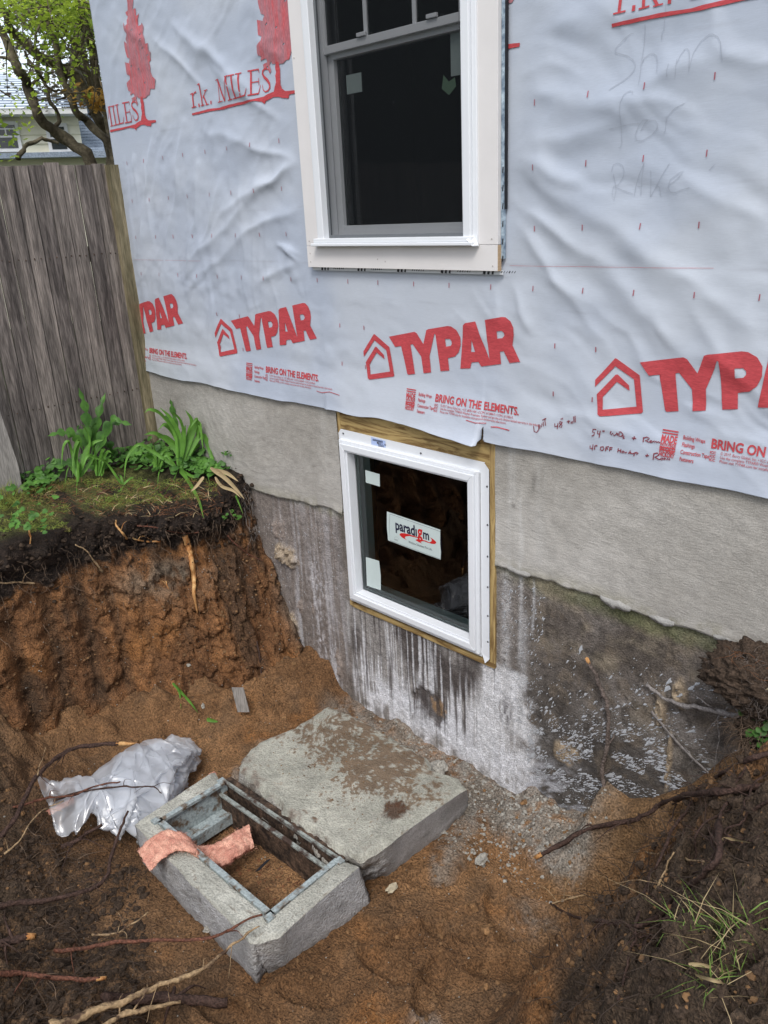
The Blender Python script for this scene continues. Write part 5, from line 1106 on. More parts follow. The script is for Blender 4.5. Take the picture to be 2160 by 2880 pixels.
# lower roof slope at the right of the dormer, shingle course by course
(u2, z2), (u3, z3) = uz(395, 560), uz(640, 812); rows = 24
for k in range(rows):
    a, b = k/rows, (k+1)/rows; zz = z3+(z2+.5-z3)*a; z4 = z3+(z2+.5-z3)*b
    m = MB(); m.add([NP(uR-.02, zz+.012, -.25+2.2*a), NP(u3+2.0, zz+.012, -.25+2.2*a), NP(u3+2.0, z4-.004, -.25+2.2*b), NP(uR-.02, z4-.004, -.25+2.2*b), NP(uR-.02, zz-.02, -.25+2.2*a), NP(u3+2.0, zz-.02, -.25+2.2*a)], [(0, 1, 2, 3), (4, 5, 1, 0)]); m.build('shingle_course', MT['roofshingle'], nb)
m = MB(); nbox(m, uR, u3+2, -.1, zB, .03, 6); m.build('wall', MT['siding'], nb)
# ---- tree behind the fence
tr = thing('leafing_tree', 'many stemmed tree with fresh yellow green leaves directly behind the fence', 'tree', (-6.9, .3, -.1))
def TP(cx, cy, X=-6.8): return Vector(AX(cx*c1, cy*c1, X))
def px_r(w, X=-6.8): return w*c1/2*7.6/FPX
STEMS = [([(520,1000),(470,825),(330,720),(200,600),(150,450),(90,330),(0,170),(-90,20)],50,-6.8), ([(590,1000),(585,760),(450,650),(400,570),(330,420),(290,250),(250,100),(200,-60)],36,-6.6),
    ([(600,1000),(560,720),(500,600),(400,400),(230,310),(100,200),(30,90),(-40,-40)],46,-7.0), ([(615,1000),(590,820),(560,600),(500,420),(480,250),(400,20),(370,-120)],46,-6.7), ([(620,1000),(600,800),(560,500),(520,250),(510,50),(500,-100)],40,-6.9),
    ([(80,825),(130,760),(220,725),(310,740)],20,-6.75), ([(290,690),(310,620),(260,530),(240,440),(170,350),(120,260)],18,-6.85), ([(330,420),(380,330),(430,200),(450,40)],18,-6.6), ([(560,600),(480,470),(440,300),(330,150),(260,-30)],30,-7.1), ([(150,450),(200,330),(190,200),(240,60)],15,-6.9), ([(240,440),(300,470),(330,500),(290,540)],10,-6.8), ([(500,420),(420,360),(330,330),(270,320)],14,-6.8),
    ([(90,330),(40,300),(-40,290)],14,-6.8),([(470,600),(500,540),(530,470)],12,-6.6)]
for k, (P, wd, X) in enumerate(STEMS):
    P = smooth_path([TP(a, b, X+.15*mnoise.noise(Vector((i*.7, k, 0)))) for i, (a, b) in enumerate(P)], 5, .03, k)
    MB().tube(P, (px_r(wd)*1.15, px_r(wd)*.55), 9, .35, sd=k).build('trunk' if wd > 28 else 'branch', MT['treebark'], tr, smooth=True)
q = random.Random(77)
def leaf_cloud(n, pick, size, seed, spread=.09, per=7):
    q = random.Random(seed); V = []; F = []
    for i in range(n):
        c = pick(q)
        for j in range(per):
            p = c+Vector((q.gauss(0, spread), q.gauss(0, spread), q.gauss(0, spread*.6))); s = size*q.uniform(.5, 1.3)
            d = Vector((q.gauss(0, 1), q.gauss(0, 1), q.gauss(-.2, .6))).normalized(); e = d.cross(Vector((q.gauss(0, .5), q.gauss(0, .5), 1))).normalized(); b = len(V)
            V += [p, p+d*s*.45+e*s*.32, p+d*s, p+d*s*.45-e*s*.32]; F.append((b, b+1, b+2, b+3))
    return V, F
def pick_main(q):
    while 1:
        cx = q.uniform(-120, 610); cy = q.uniform(-150, 560)
        den = (.9 if cy < 110 else .34 if cy < 260 else .17 if cy < 400 else .035)*(.5+.9*float(vn(np.array(cx*.016), np.array(cy*.022), 9)))
        if 250 < cx < 470 and cy < 140: den += .5
        if cx < 110 and 90 < cy < 470: den *= .35
        if cx < 130 and 20 < cy < 300: den *= .55
        if q.random() < den: return TP(cx, cy, -6.8+q.uniform(-.9, .8))
V, F = leaf_cloud(820, pick_main, .042, 5); mk('crown', V, F, MT['treeleaf'], tr, kind='stuff', label='fresh yellow green leaves')
V, F = leaf_cloud(16, lambda q: TP(q.uniform(425, 560), q.uniform(475, 560), -6.4), .07, 6, .05, 8); mk('young_leaves', V, F, MT['redleaf'], tr, kind='stuff', label='orange and yellow young leaves')
V, F = leaf_cloud(16, lambda q: TP(q.uniform(-60, 130), q.uniform(540, 790), -6.6), .05, 8, .06, 5); mk('low_leaves', V, F, MT['treeleaf'], tr, kind='stuff')
m = MB(); q = random.Random(9)
for k in range(230):
    a = pick_main(q); b = a+Vector((q.gauss(0, .25), q.gauss(0, .25), q.gauss(-.05, .18))); m.tube(smooth_path([a, a.lerp(b, .5)+Vector((0, 0, q.gauss(0, .03))), b], 3), (.006, .002), 4, cap=False)
m.build('twigs', MT['treebark'], tr, kind='stuff')
# a dull conifer farther off
ct = thing('grey_green_tree', 'dull grey green tree in the distance behind the yellow green one', 'tree', (-13.5, 3.2, -.1))
def pick_far(q):
    while 1:
        cx = q.uniform(60, 620); cy = q.uniform(-120, 520)
        if vn(np.array(cx*.02), np.array(cy*.02), 3) > .30 and q.random() < (.3 if cx < 170 else 1)*(1 if cy > 120 else .7): return TP(cx, cy, -12.5+q.uniform(-1, 1))
V, F = leaf_cloud(420, pick_far, .09, 15, .2, 8); mk('crown', V, F, MT['farleaf'], ct, kind='stuff')
MB().tube(smooth_path([TP(420, 900, -12.5), TP(400, 500, -12.5), TP(410, 100, -12.5)], 5, .1), (.16, .09), 8).build('trunk', MT['treebark'], ct, smooth=True)
# yard trees on the far side of the lot; the window panes mirror them
yt = thing('yard_tree', 'dense leafy yard tree across the lot seen only as a dark reflection in the panes', 'tree', (-10, -7.5, -.14))
def crown(cs, n, seed, size):
    q = random.Random(seed); V = []; F = []
    for (cx, cy, cz, r) in cs:
        for i in range(int(n*r*r/6)):
            d = Vector((q.gauss(0, 1), q.gauss(0, 1), q.gauss(0, 1))).normalized(); p = Vector((cx, cy, cz))+d*r*q.uniform(.45, 1.02); s = size*q.uniform(.6, 1.3); a = Vector((q.gauss(0, 1), q.gauss(0, 1), q.gauss(0, 1))).normalized(); e = a.cross(d).normalized() if a.cross(d).length > .01 else Vector((1, 0, 0)); b = len(V)
            V += [p-a*s, p+e*s*.6, p+a*s, p-e*s*.6]; F.append((b, b+1, b+2, b+3))
    return V, F
V, F = crown([(-10, -7.5, 3.2, 2.3), (-8.6, -8.6, 2.4, 1.7), (-11.6, -6.4, 2.6, 1.9), (-7.2, -9.6, 2.6, 1.8), (-12.6, -5, 3.4, 2.2), (-9.4, -7.2, 5.4, 1.9)], 5200, 31, .14); mk('crown', V, F, MT['farleaf2'], yt, kind='stuff')
for x, y in ((-10, -7.5), (-8.4, -8.7), (-12.2, -5.6)): MB().tube([(x, y, -.14), (x+.1, y, 2), (x, y+.2, 3.6)], (.2, .12), 9, .2).build('trunk', MT['treebark'], yt, smooth=True)
# ================================================================== ROOTS
def C2(cx, cy, z):
    p = np.array(G(.6028*cx, 1950+.6028*cy, z)); r = p-CAM; L = np.linalg.norm(r); r /= L; ts = np.arange(.8, 5, .008); P = CAM+ts[:, None]*r; k = np.where(P[:, 2] < fz_at(P[:, 0], P[:, 1])+.010)[0]
    return Vector(CAM+r*min(L, ts[k[0]]-.010 if len(k) else 99))
def C4(cx, cy, z):
    p = np.array(G(1100+.639*cx, 1900+.639*cy, z)); r = p-CAM; L = np.linalg.norm(r); r /= L; ts = np.arange(.8, 5, .008); P = CAM+ts[:, None]*r; k = np.where(P[:, 2] < fz_at(P[:, 0], P[:, 1])+.012)[0]
    return Vector(CAM+r*min(L, ts[k[0]]-.012 if len(k) else 99))
def C5(cx, cy, y): return Vector(W(1300+.5184*cx, 1500+.5184*cy, y))
def fz(p, up): p.z = p.z; return p
def root(name, P, r, mat, label, cat='root', jit=.006, sd=0, torn=None, group=None, forks=3, n=7):
    Q = smooth_path(P, 7, jit, sd); b = MB()
    t = thing(name, label, cat, tuple(Q[0]), group or ('twigs lying in the pit' if cat == 'twig' else 'roots torn and laid bare by the digging'))
    b.tube(Q, r, n, .6, sd=sd).build('stem', MT[mat], t, smooth=True)
    q = random.Random(sd+5); m = MB(); k_ = 0
    for k in range(forks):
        i = q.randrange(2, len(Q)-2); p = Q[i]; d = Vector((q.gauss(0, 1), q.gauss(0, 1), q.gauss(-.1, .5))).normalized(); L = q.uniform(.05, .16)
        m.tube(smooth_path([p, p+d*L*.5+Vector((0, 0, .01)), p+d*L+Vector((q.gauss(0, .02), q.gauss(0, .02), -.02))], 4, .005, k+sd), (min(r)*.5+.0008, .0006), 4, cap=False); k_ += 1
    if k_: m.build('side_roots', MT[mat], t, smooth=True, kind='stuff')
    if torn:
        e = Q[-1] if torn > 0 else Q[0]; f_ = (Q[-1]-Q[-3] if torn > 0 else Q[0]-Q[2]).normalized(); rr_ = r[-1] if torn > 0 else r[0]
        MB().tube([e-f_*.012, e+f_*.02, e+f_*abs(torn)*.6, e+f_*abs(torn)+Vector((0, 0, .006))], (rr_*1.04, rr_*.98, rr_*.6, .001), 6, .5, sd=sd).build('torn_end', MT['rawroot'], t, smooth=True)
    return t
root('broken_root', [C2(0, 672, -1.02), C2(60, 600, -1.0), C2(110, 500, -.98), C2(160, 402, -.97), C2(215, 345, -.97), C2(300, 275, -.98), C2(400, 245, -.99), C2(555, 235, -1.0)], (.011, .0095), 'bark', 'thick dark root arching over the pit with a splintered pale tip above the plastic', torn=.085, sd=1)
root('red_root', [C2(60, 530, -1.07), C2(130, 512, -1.06), C2(220, 488, -1.04), C2(330, 478, -1.03), C2(450, 430, -1.03), C2(560, 412, -1.02)], (.006, .003), 'barkred', 'reddish root lying across the left side of the plastic sheet', sd=2)
root('forked_root', [C2(250, 500, -1.05), C2(380, 460, -1.04), C2(545, 436, -1.03), C2(640, 437, -1.03), C2(720, 442, -1.03), C2(752, 464, -1.03)], (.005, .002), 'bark', 'thin dark root hooked over the middle of the plastic sheet', sd=3)
root('crooked_root', [C2(0, 990, -1.1), C2(60, 983, -1.1), C2(200, 965, -1.12), C2(350, 940, -1.13), C2(430, 908, -1.14), C2(500, 850, -1.13), C2(520, 760, -1.1), C2(560, 640, -1.06), C2(600, 548, -1.03)], (.012, .005), 'bark', 'long crooked dark root curving up in front of the plastic sheet', sd=4)
root('long_red_root', [C2(250, 1200, -1.15), C2(400, 1190, -1.14), C2(560, 1160, -1.13), C2(700, 1155, -1.13), C2(950, 1145, -1.12), C2(1040, 1120, -1.11), C2(1100, 1085, -1.085), C2(1225, 1030, -1.095)], (.008, .004), 'barkred', 'long thin red root reaching across the near corner of the window block', sd=5)
root('peeled_root', [C2(240, 1560, -1.0), C2(330, 1530, -1.02), C2(450, 1480, -1.04), C2(600, 1430, -1.06), C2(700, 1380, -1.07), C2(850, 1330, -1.08), C2(960, 1280, -1.085), C2(1040, 1210, -1.085), C2(1120, 1150, -1.085), C2(1210, 1082, -1.085)], (.019, .017, .018, .016, .016, .015, .015, .014, .014, .013, .013, .013, .012, .012, .012, .012, .011, .011, .011, .011, .011, .01, .01, .01, .01, .01, .01, .01, .01, .01, .009, .009, .009, .009, .009, .008, .008, .008, .008, .008, .007, .007, .007, .007, .007, .006, .006, .006, .006, .006, .006, .005, .005, .005, .005, .005, .004, .004, .004, .004, .003, .003, .003, .002), 'barkpale', 'large pale root with peeling bark running from the foreground to the window block corner', sd=6, forks=6)
root('buried_root', [C2(480, 1430, -1.19), C2(600, 1425, -1.19), C2(760, 1420, -1.19), C2(900, 1430, -1.19), C2(1060, 1442, -1.2)], (.020, .016), 'bark', 'stout dark root half buried just behind the peeled one', sd=7)
root('splintered_root', [C2(470, 1570, -1.06), C2(560, 1510, -1.07), C2(700, 1470, -1.1), C2(840, 1445, -1.13)], (.012, .006), 'barkpale', 'short splintered pale root below the peeled one', sd=8)
root('rusty_root', [C2(-20, 1312, -1.03), C2(100, 1305, -1.03), C2(200, 1320, -1.04), C2(340, 1336, -1.05), C2(470, 1331, -1.06)], (.009, .0065), 'barkred', 'rust red root sticking out of the soil in the lower left', torn=.015, sd=9)
root('cut_root', [C2(-60, 1200, -.98), C2(0, 1172, -.98), C2(80, 1150, -.98), C2(140, 1130, -.98)], (.014, .012), 'bark', 'stub of a cut root with a pale end at the left edge', torn=.008, sd=10)
root('pale_twig', [C2(430, 1130, -1.17), C2(520, 1125, -1.16), C2(600, 1090, -1.15), C2(690, 1020, -1.13)], (.004, .0025), 'barkpale', 'thin pale twig in the soil left of the window block', 'twig', sd=11)
root('grey_twig', [C2(20, 745, -1.0), C2(90, 690, -1.0), C2(180, 560, -1.0), C2(300, 500, -1.01)], (.004, .002), 'barkpale', 'thin grey twig crossing the thick dark root at the left', 'twig', sd=12)
root('gnarled_root', [C2(290, 720, -1.1), C2(350, 690, -1.09), C2(410, 650, -1.08), C2(480, 610, -1.07)], (.010, .006), 'bark', 'short gnarled root under the left corner of the plastic sheet', sd=13)
root('hooked_twig', [C2(175, 380, -.93), C2(190, 320, -.92), C2(215, 255, -.90)], (.0028, .001), 'barkpale', 'slender upright twig on the thick dark root', 'twig', sd=14, forks=0)
root('stretched_root', [C4(655, 792, -1.17), C4(740, 745, -1.12), C4(850, 682, -1.06), C4(960, 655, -1.0), C4(1060, 635, -.94), C4(1140, 600, -.88), C4(1200, 560, -.83), C4(1300, 530, -.78), C4(1450, 510, -.72), C4(1600, 495, -.66), C4(1720, 480, -.62)], (.0085, .010), 'bark', 'long dark root stretching from the right bank to the pit floor with a pale tip', torn=-.03, sd=21, forks=5)
root('upper_root', [C4(1700, 325, -.52), C4(1560, 380, -.57), C4(1440, 440, -.64), C4(1370, 490, -.70), C4(1240, 570, -.80)], (.009, .003), 'bark', 'dark root hanging over the right bank above the longest one', sd=22)
root('low_root', [C4(700, 1000, -1.27), C4(800, 1060, -1.26), C4(900, 1075, -1.24), C4(1000, 1098, -1.17), C4(1080, 1105, -1.1), C4(1160, 1070, -1.02), C4(1220, 1005, -.97), C4(1300, 930, -.93), C4(1380, 870, -.88), C4(1440, 780, -.82), C4(1440, 640, -.78)], (.004, .009), 'bark', 'long root curving along the foot of the right bank', sd=23, forks=7)
root('drooping_root', [C4(1330, 555, -.80), C4(1240, 680, -.88), C4(1180, 820, -.95), C4(1130, 900, -1.0), C4(1090, 1050, -1.06), C4(1070, 1160, -1.1), C4(1040, 1260, -1.1), C4(1003, 1430, -1.12)], (.005, .003), 'bark', 'thin root drooping down the face of the right bank', sd=24, forks=6)
root('straight_twig', [C4(1065, 775, -1.0), C4(1200, 785, -.95), C4(1300, 805, -.9), C4(1400, 825, -.86)], (.0025, .003), 'barkpale', 'straight thin twig lying on the tan soil of the right bank', 'twig', sd=25)
root('pit_twig', [C4(710, 1005, -1.26), C4(790, 980, -1.26), C4(860, 965, -1.25)], (.003, .002), 'barkpale', 'short grey twig on the pit floor right of the slab', 'twig', sd=26)
root('short_twig', [C4(1165, 945, -1.05), C4(1210, 850, -1.0), C4(1240, 780, -.95)], (.0035, .002), 'barkpale', 'short pale twig standing on the right bank', 'twig', sd=27)
root('wall_stick', [C5(778, 1530, -.06), C5(775, 1400, -.03), C5(760, 1300, -.025), C5(782, 1180, -.025), C5(795, 1050, -.028), C5(790, 940, -.030), C5(760, 860, -.04), C5(722, 765, -.06), C5(682, 700, -.08)], (.0095, .008), 'barkgrey', 'crooked upright root clinging to the foundation wall with a broken orange tip', torn=.02, sd=31, forks=3)
root('white_root', [C5(1025, 965, -.02), C5(1130, 1090, -.018), C5(1230, 1200, -.018), C5(1350, 1312, -.03)], (.0045, .0035), 'ash', 'straight whitish root slanting down the wall at the right', jit=.002, sd=32)
root('ash_root', [C5(1000, 825, -.02), C5(1080, 882, -.03), C5(1180, 925, -.05), C5(1300, 950, -.07), C5(1500, 985, -.09), C5(1680, 975, -.10)], (.006, .011), 'ash', 'ash covered root running under the root clump at the right', sd=33)
root('fine_white_root', [C5(1445, 945, -.08), C5(1390, 1000, -.06), C5(1350, 1050, -.05), C5(1330, 1085, -.05)], (.0025, .001), 'ash', 'fine white rootlet dangling left below the root clump', 'rootlet', sd=34, forks=1)
root('fine_white_root', [C5(1380, 1010, -.06), C5(1392, 1100, -.05), C5(1380, 1200, -.05), C5(1362, 1300, -.06)], (.0025, .001), 'ash', 'fine white rootlet hanging straight down below the root clump', 'rootlet', sd=35, forks=1)
# dirt ridge standing off the wall at the right
# root clump at the right edge
cc_ = C5(1690, 825, -.10); q = random.Random(4)
def lump(c, R, n=40, m_=24, amp=.3, fr=9, seed=0):
    V = []; F = []
    for i in range(m_+1):
        th = math.pi*i/m_
        for j in range(n):
            ph = 2*math.pi*j/n; d = Vector((math.sin(th)*math.cos(ph), math.sin(th)*math.sin(ph), math.cos(th)))
            k = 1+amp*(mnoise.noise(d*fr*.3+Vector((seed, 0, 0)))+.6*mnoise.noise(d*fr*.9+Vector((0, seed, 0)))+.35*mnoise.noise(d*fr*2.5))
            V.append(Vector(c)+Vector((d.x*R[0], d.y*R[1], d.z*R[2]))*k)
    for i in range(m_):
        for j in range(n): F.append((i*n+j, (i+1)*n+j, (i+1)*n+(j+1) % n, i*n+(j+1) % n))
    return V, F
clump = thing('root_clump', 'dark clump of soil and matted ash coloured rootlets jutting out at the right edge', 'root clump', tuple(cc_))
V, F = lump(cc_, (.21, .12, .10), 140, 80, .30, 9, 3); mk('soil_core', V, F, MT['darksoil'], clump, smooth=True)
def hair(n, pick, L, r, seed, droop=.5, mat='rootlet', name='rootlets', parent=None, wob=.35):
    q = random.Random(seed); m = MB()
    for k in range(n):
        p, d = pick(q); P = [p]; l = L*q.uniform(.4, 1.3); st_ = 5
        for i in range(st_):
            d = (d+Vector((q.gauss(0, wob), q.gauss(0, wob), q.gauss(0, wob)-droop*.3))).normalized(); P.append(P[-1]+d*l/st_)
        m.tube(P, (r*q.uniform(.6, 1.4), r*.25), 3, cap=False)
    return m.build(name, MT[mat], parent, kind='stuff')
def pk(q):
    d = Vector((q.gauss(-.2, 1), q.gauss(-.6, 1), q.gauss(0, 1))).normalized(); return cc_+Vector((d.x*.18, d.y*.10, d.z*.10)), d
for k_, (lx_, ly_, R3) in enumerate(((1650, 1050, (.085, .07, .075)), (1600, 1130, (.05, .05, .05)))):
    V, F = lump(C5(lx_, ly_, -.10), R3, 80, 50, .35, 9, 13+k_); mk('soil_core', V, F, MT['darksoil'], clump, smooth=True)
def pk2(q):
    d = Vector((q.gauss(-.3, 1), q.gauss(-.6, 1), q.gauss(-.2, 1))).normalized(); return C5(1635, 1070, -.10)+Vector((d.x*.08, d.y*.07, d.z*.09)), d
hair(260, pk2, .09, .0011, 25, .9, 'rootlet', 'hanging_rootlets', clump, wob=.5)
hair(900, pk, .05, .0011, 5, .4, 'greyroot2', 'matted_rootlets', clump, wob=.8)
prop(hair(90, lambda q: (cc_+Vector((q.uniform(-.12, .2), -.02+q.gauss(0, .03), .07+q.gauss(0, .01))), Vector((q.gauss(0, 1), q.gauss(-.6, .5), .3))), .09, .0013, 6, .2, 'redbrown', 'dry_needles', clump))
for o_i, fb in ((ins1, fib1), (ins2, fib2)):
    hair(900, lambda q: (q.choice(fb)+Vector((q.gauss(0, .003), q.gauss(0, .003), q.gauss(0, .003))), Vector((q.gauss(0, 1), q.gauss(0, 1), q.gauss(.3, .6))).normalized()), .018, .0005, 71, .0, 'pink', 'glass_fibres', o_i, wob=.6)
# rootlets hanging from the sod, the banks and the near mound
def bank_pick(q):
    s_ = q.uniform(.0, 2.2); t = q.triangular(.55, 1.02, .9); return bank_pt(s_, t, .005), Vector((q.gauss(.5, .3), q.gauss(-.2, .5), q.gauss(-.5, .5)))
prop(hair(330, bank_pick, .10, .0012, 11, 1.0, 'rootlet', 'sod_rootlets'), label='fine rootlets hanging from the torn sod of the left bank', category='rootlets')
prop(hair(120, lambda q: (bank_pt(q.uniform(.02, .22), q.uniform(.72, .98), .01), Vector((q.gauss(.4, .3), -.2, -1))), .09, .0011, 12, 1.3, 'greyroot', 'pale_rootlets'), label='pale rootlets dangling where the sod meets the foundation wall', category='rootlets')
def surf(x, y, up=.0): return Vector((x, y, float(fz_at(x, y))+up))
def rb_pick(q):
    y = q.uniform(-1.3, -.1); x = foot_x(y)+q.triangular(-.02, .8, .35); return surf(x, y, .002), Vector((q.gauss(-.6, .5), q.gauss(-.2, .6), q.gauss(.1, .5)))
prop(hair(330, rb_pick, .20, .0016, 13, .8, 'rootletdark', 'bank_rootlets'), label='tangle of thin dark rootlets over the right bank', category='rootlets')
def lm_pick(q):
    p = C2(q.triangular(0, 700, 120), q.uniform(560, 1540), -1.15); return surf(p.x, p.y, .004), Vector((q.gauss(0, 1), q.gauss(0, 1), q.gauss(.25, .4)))
prop(hair(520, lm_pick, .16, .0014, 14, .7, 'rootletdark', 'mound_rootlets'), label='tangle of thin rootlets over the loose soil in the lower left', category='rootlets')
prop(hair(130, lm_pick, .13, .0016, 15, .5, 'rootlet', 'loose_rootlets'), label='loose tan rootlets scattered over the soil in the lower left', category='rootlets')
for k, (P, r0) in enumerate([([(1480, 560), (1440, 640), (1420, 720), (1400, 820), (1330, 880)], .005), ([(1440, 600), (1350, 700), (1340, 800), (1300, 920)], .0035), ([(1560, 400), (1520, 480), (1500, 560), (1440, 620)], .0035), ([(1659, 560), (1560, 620), (1480, 700), (1440, 780)], .0045), ([(1659, 640), (1600, 720), (1540, 740), (1460, 700)], .003), ([(1300, 930), (1230, 1040), (1150, 1150), (1090, 1200)], .0035), ([(1659, 420), (1600, 470), (1560, 560), (1570, 640)], .004), ([(1250, 570), (1220, 700), (1215, 800)], .0025), ([(1160, 1155), (1080, 1150), (1040, 1140)], .0025)]):
    root('bank_root', [C4(a, b, -.80-.04*i) for i, (a, b) in enumerate(P)], (r0, r0*.4), 'bark', ('dark root hanging down the tan soil nearest the root clump', 'thin root hanging beside the crossing of the big roots', 'short root dropping from the upper dark root', 'dark root leaving the right edge below the long one', 'fine root looping near the arching grass blade', 'thin root running down into the grass of the right bank', 'root dangling at the right edge under the root clump', 'very thin root hanging over the tan soil', 'little root lying near the low curving root')[k], jit=.012, sd=60+k, forks=3, n=5)
# named roots in the left bank
K6 = lambda cx, cy, s_=0: (cx, cy)
def C6(cx, cy, off=0):       # point of the left bank seen at this place: nearest bank vertex to the sight line
    r = ray(.6028*cx, 1300+.6028*cy); r = r/np.linalg.norm(r); P = Vb[:, :NF+20].reshape(-1, 3)-CAM; t = P@r; d = np.linalg.norm(P-t[:, None]*r, axis=1)
    i = int(np.argmin(d+.02*t)); tb = float(t[i]); ts = np.arange(1.2, 5, .01); Q = CAM+ts[:, None]*r; h = fz_at(Q[:, 0], Q[:, 1]); k = np.where((Q[:, 2] < h) & (Q[:, 0] > -4.05))[0]
    tf = ts[k[0]] if len(k) else 99
    return Vector(CAM+r*(min(tb, tf)-off))
for nm, P, r, mt, lb, tn in [
    ('torn_root', [(862, 345), (880, 400), (895, 470), (905, 540), (905, 610), (922, 705)], (.016, .019, .016, .013, .010, .003), 'rawroot', 'torn orange and tan root hanging down the middle of the left bank', 0),
    ('snapped_root', [(640, 295), (720, 305), (800, 325), (880, 332), (925, 326)], (.004, .003), 'barkred', 'red brown root lying across the top of the torn orange one', 0),
    ('split_root', [(350, 385), (400, 410), (430, 450), (455, 480), (478, 512)], (.003, .007), 'barkpale', 'split root with a pale tip poking out of the dark topsoil', 0),
    ('pale_hook', [(540, 270), (545, 300), (570, 330), (592, 355)], (.004, .008), 'rawroot', 'short pale hooked root stub in the sod', 0),
    ('light_root', [(610, 350), (640, 362), (690, 370), (745, 370)], (.004, .006), 'rawroot', 'light tan root stub pointing right below the sod', 0),
    ('edge_root', [(0, 562), (60, 562), (120, 563), (162, 563)], (.005, .006), 'barkpale', 'root stub with a pale end at the left edge of the bank', 0),
    ('seam_root', [(1060, 340), (1110, 390), (1160, 430), (1225, 458)], (.005, .0022), 'barkred', 'thin red root pointing at the foundation wall', 0),
    ('low_bank_root', [(1198, 835), (1210, 900), (1218, 980), (1230, 1090)], (.005, .004), 'bark', 'dark root running down the bank beside the foundation wall', 0),
    ('tan_stub', [(135, 320), (142, 350), (140, 392)], (.005, .003), 'rawroot', 'tan root stub sticking out of the moss at the left', 0),
    ('pale_shaving', [(775, 555), (778, 572), (787, 590)], (.003, .002), 'rawroot', 'tiny pale root shaving on the bank left of the torn root', 0)]:
    root(nm, [C6(a, b, .018 if 0 < i_ < len(P)-1 else .012) for i_, (a, b) in enumerate(P)], r if len(r) == 2 else tuple(np.interp(np.linspace(0, 1, (len(P)-1)*7+1), np.linspace(0, 1, len(r)), r)), mt, lb, jit=.003, sd=len(nm)*3+len(P), forks=1)
# ================================================================== SMALL THINGS
def bit(name, V, F, mat, label, cat, group=None): return mk(name, V, F, MT[mat], None, label=label, cat=cat, group=group)
def slabby(c, e1, e2, e3, name, mat, label, cat, bevel=.001):
    c, e1, e2, e3 = map(Vector, (c, e1, e2, e3)); V = [c+e1*a+e2*b+e3*d for d in (-.5, .5) for a, b in ((-.5, -.5), (.5, -.5), (.5, .5), (-.5, .5))]
    return MB().add(V, [(0, 3, 2, 1), (4, 5, 6, 7), (0, 1, 5, 4), (1, 2, 6, 5), (2, 3, 7, 6), (3, 0, 4, 7)]).build(name, MT[mat], None, label=label, cat=cat)
a, b = C6(1120, 1040, .03), C6(1137, 1165, .06); a = b+Vector((-.02, -.005, .145)); ax = (b-a)
slabby((a+b)/2, ax, Vector(CM[0])*.062, Vector(-CM[2])*.012, 'wood_offcut', 'greyplank', 'small grey wood offcut standing against the foot of the bank', 'wood scrap')
p = Vector(Gd(225, 1062, -.085)); slabby(p, (.055, .03, .02), (-.03, .05, .0), (0, 0, .008), 'brown_shard', 'shard', 'flat dark brown shard lying on the mossy ledge', 'shard')
def stone(name, p, r, label, mat='rock', cat='concrete rubble', seed=0, sq=(1, 1, .6), group=None):
    V, F = lump(p, (r*sq[0], r*sq[1], r*sq[2]), 16, 10, .45, 6, seed); return mk(name, V, F, MT[mat], None, smooth=False, label=label, cat=cat, group=group or ('pebbles in the left bank' if 'pebble' in name else 'rubble chips in the pit'))
stone('rubble_lump', Gd(945, 1660, -1.20), .045, 'pale lump of rubble at the wall behind the big concrete block', seed=1)
stone('rubble_chip', Gd(846, 1918, -1.30), .024, 'pale yellowish chip on the dirt in front of the big concrete block', 'chip', seed=2, sq=(.7, 1.2, .35))
stone('rubble_chip', Gd(765, 1962, -1.31), .024, 'grey chip lying near the corner of the window block', seed=3, sq=(.6, 1.1, .4))
stone('rubble_chip', Gd(1040, 1855, -1.30), .028, 'grey mortar crumb right of the big concrete block', seed=4, sq=(.7, 1.3, .5))
stone('rubble_chip', Gd(945, 1790, -1.31), .03, 'mortar crumb at the foot of the big block saw cut', seed=5, sq=(1.3, .8, .5))
stone('rubble_chip', Gd(450, 2005, -1.30), .02, 'small white chip beside the near edge of the window block', seed=6, sq=(.7, 1, .5))
stone('rubble_chip', Gd(280, 1652, -1.22), .02, 'grey green crumb beside the plastic sheet', seed=7)
stone('rubble_chip', Gd(265, 1700, -1.24), .024, 'grey crumb left of the plastic sheet', seed=8)
stone('bank_pebble', C6(948, 1140, .0), .016, 'white pebble on the foot of the left bank', seed=9, sq=(.5, .6, 1.2))
stone('bank_pebble', C6(882, 945, .0), .014, 'round grey pebble in the middle of the left bank', seed=10)
for x, y, s_ in ((1310, 1725, 1), (1500, 2450*0+2190, 2)): pass
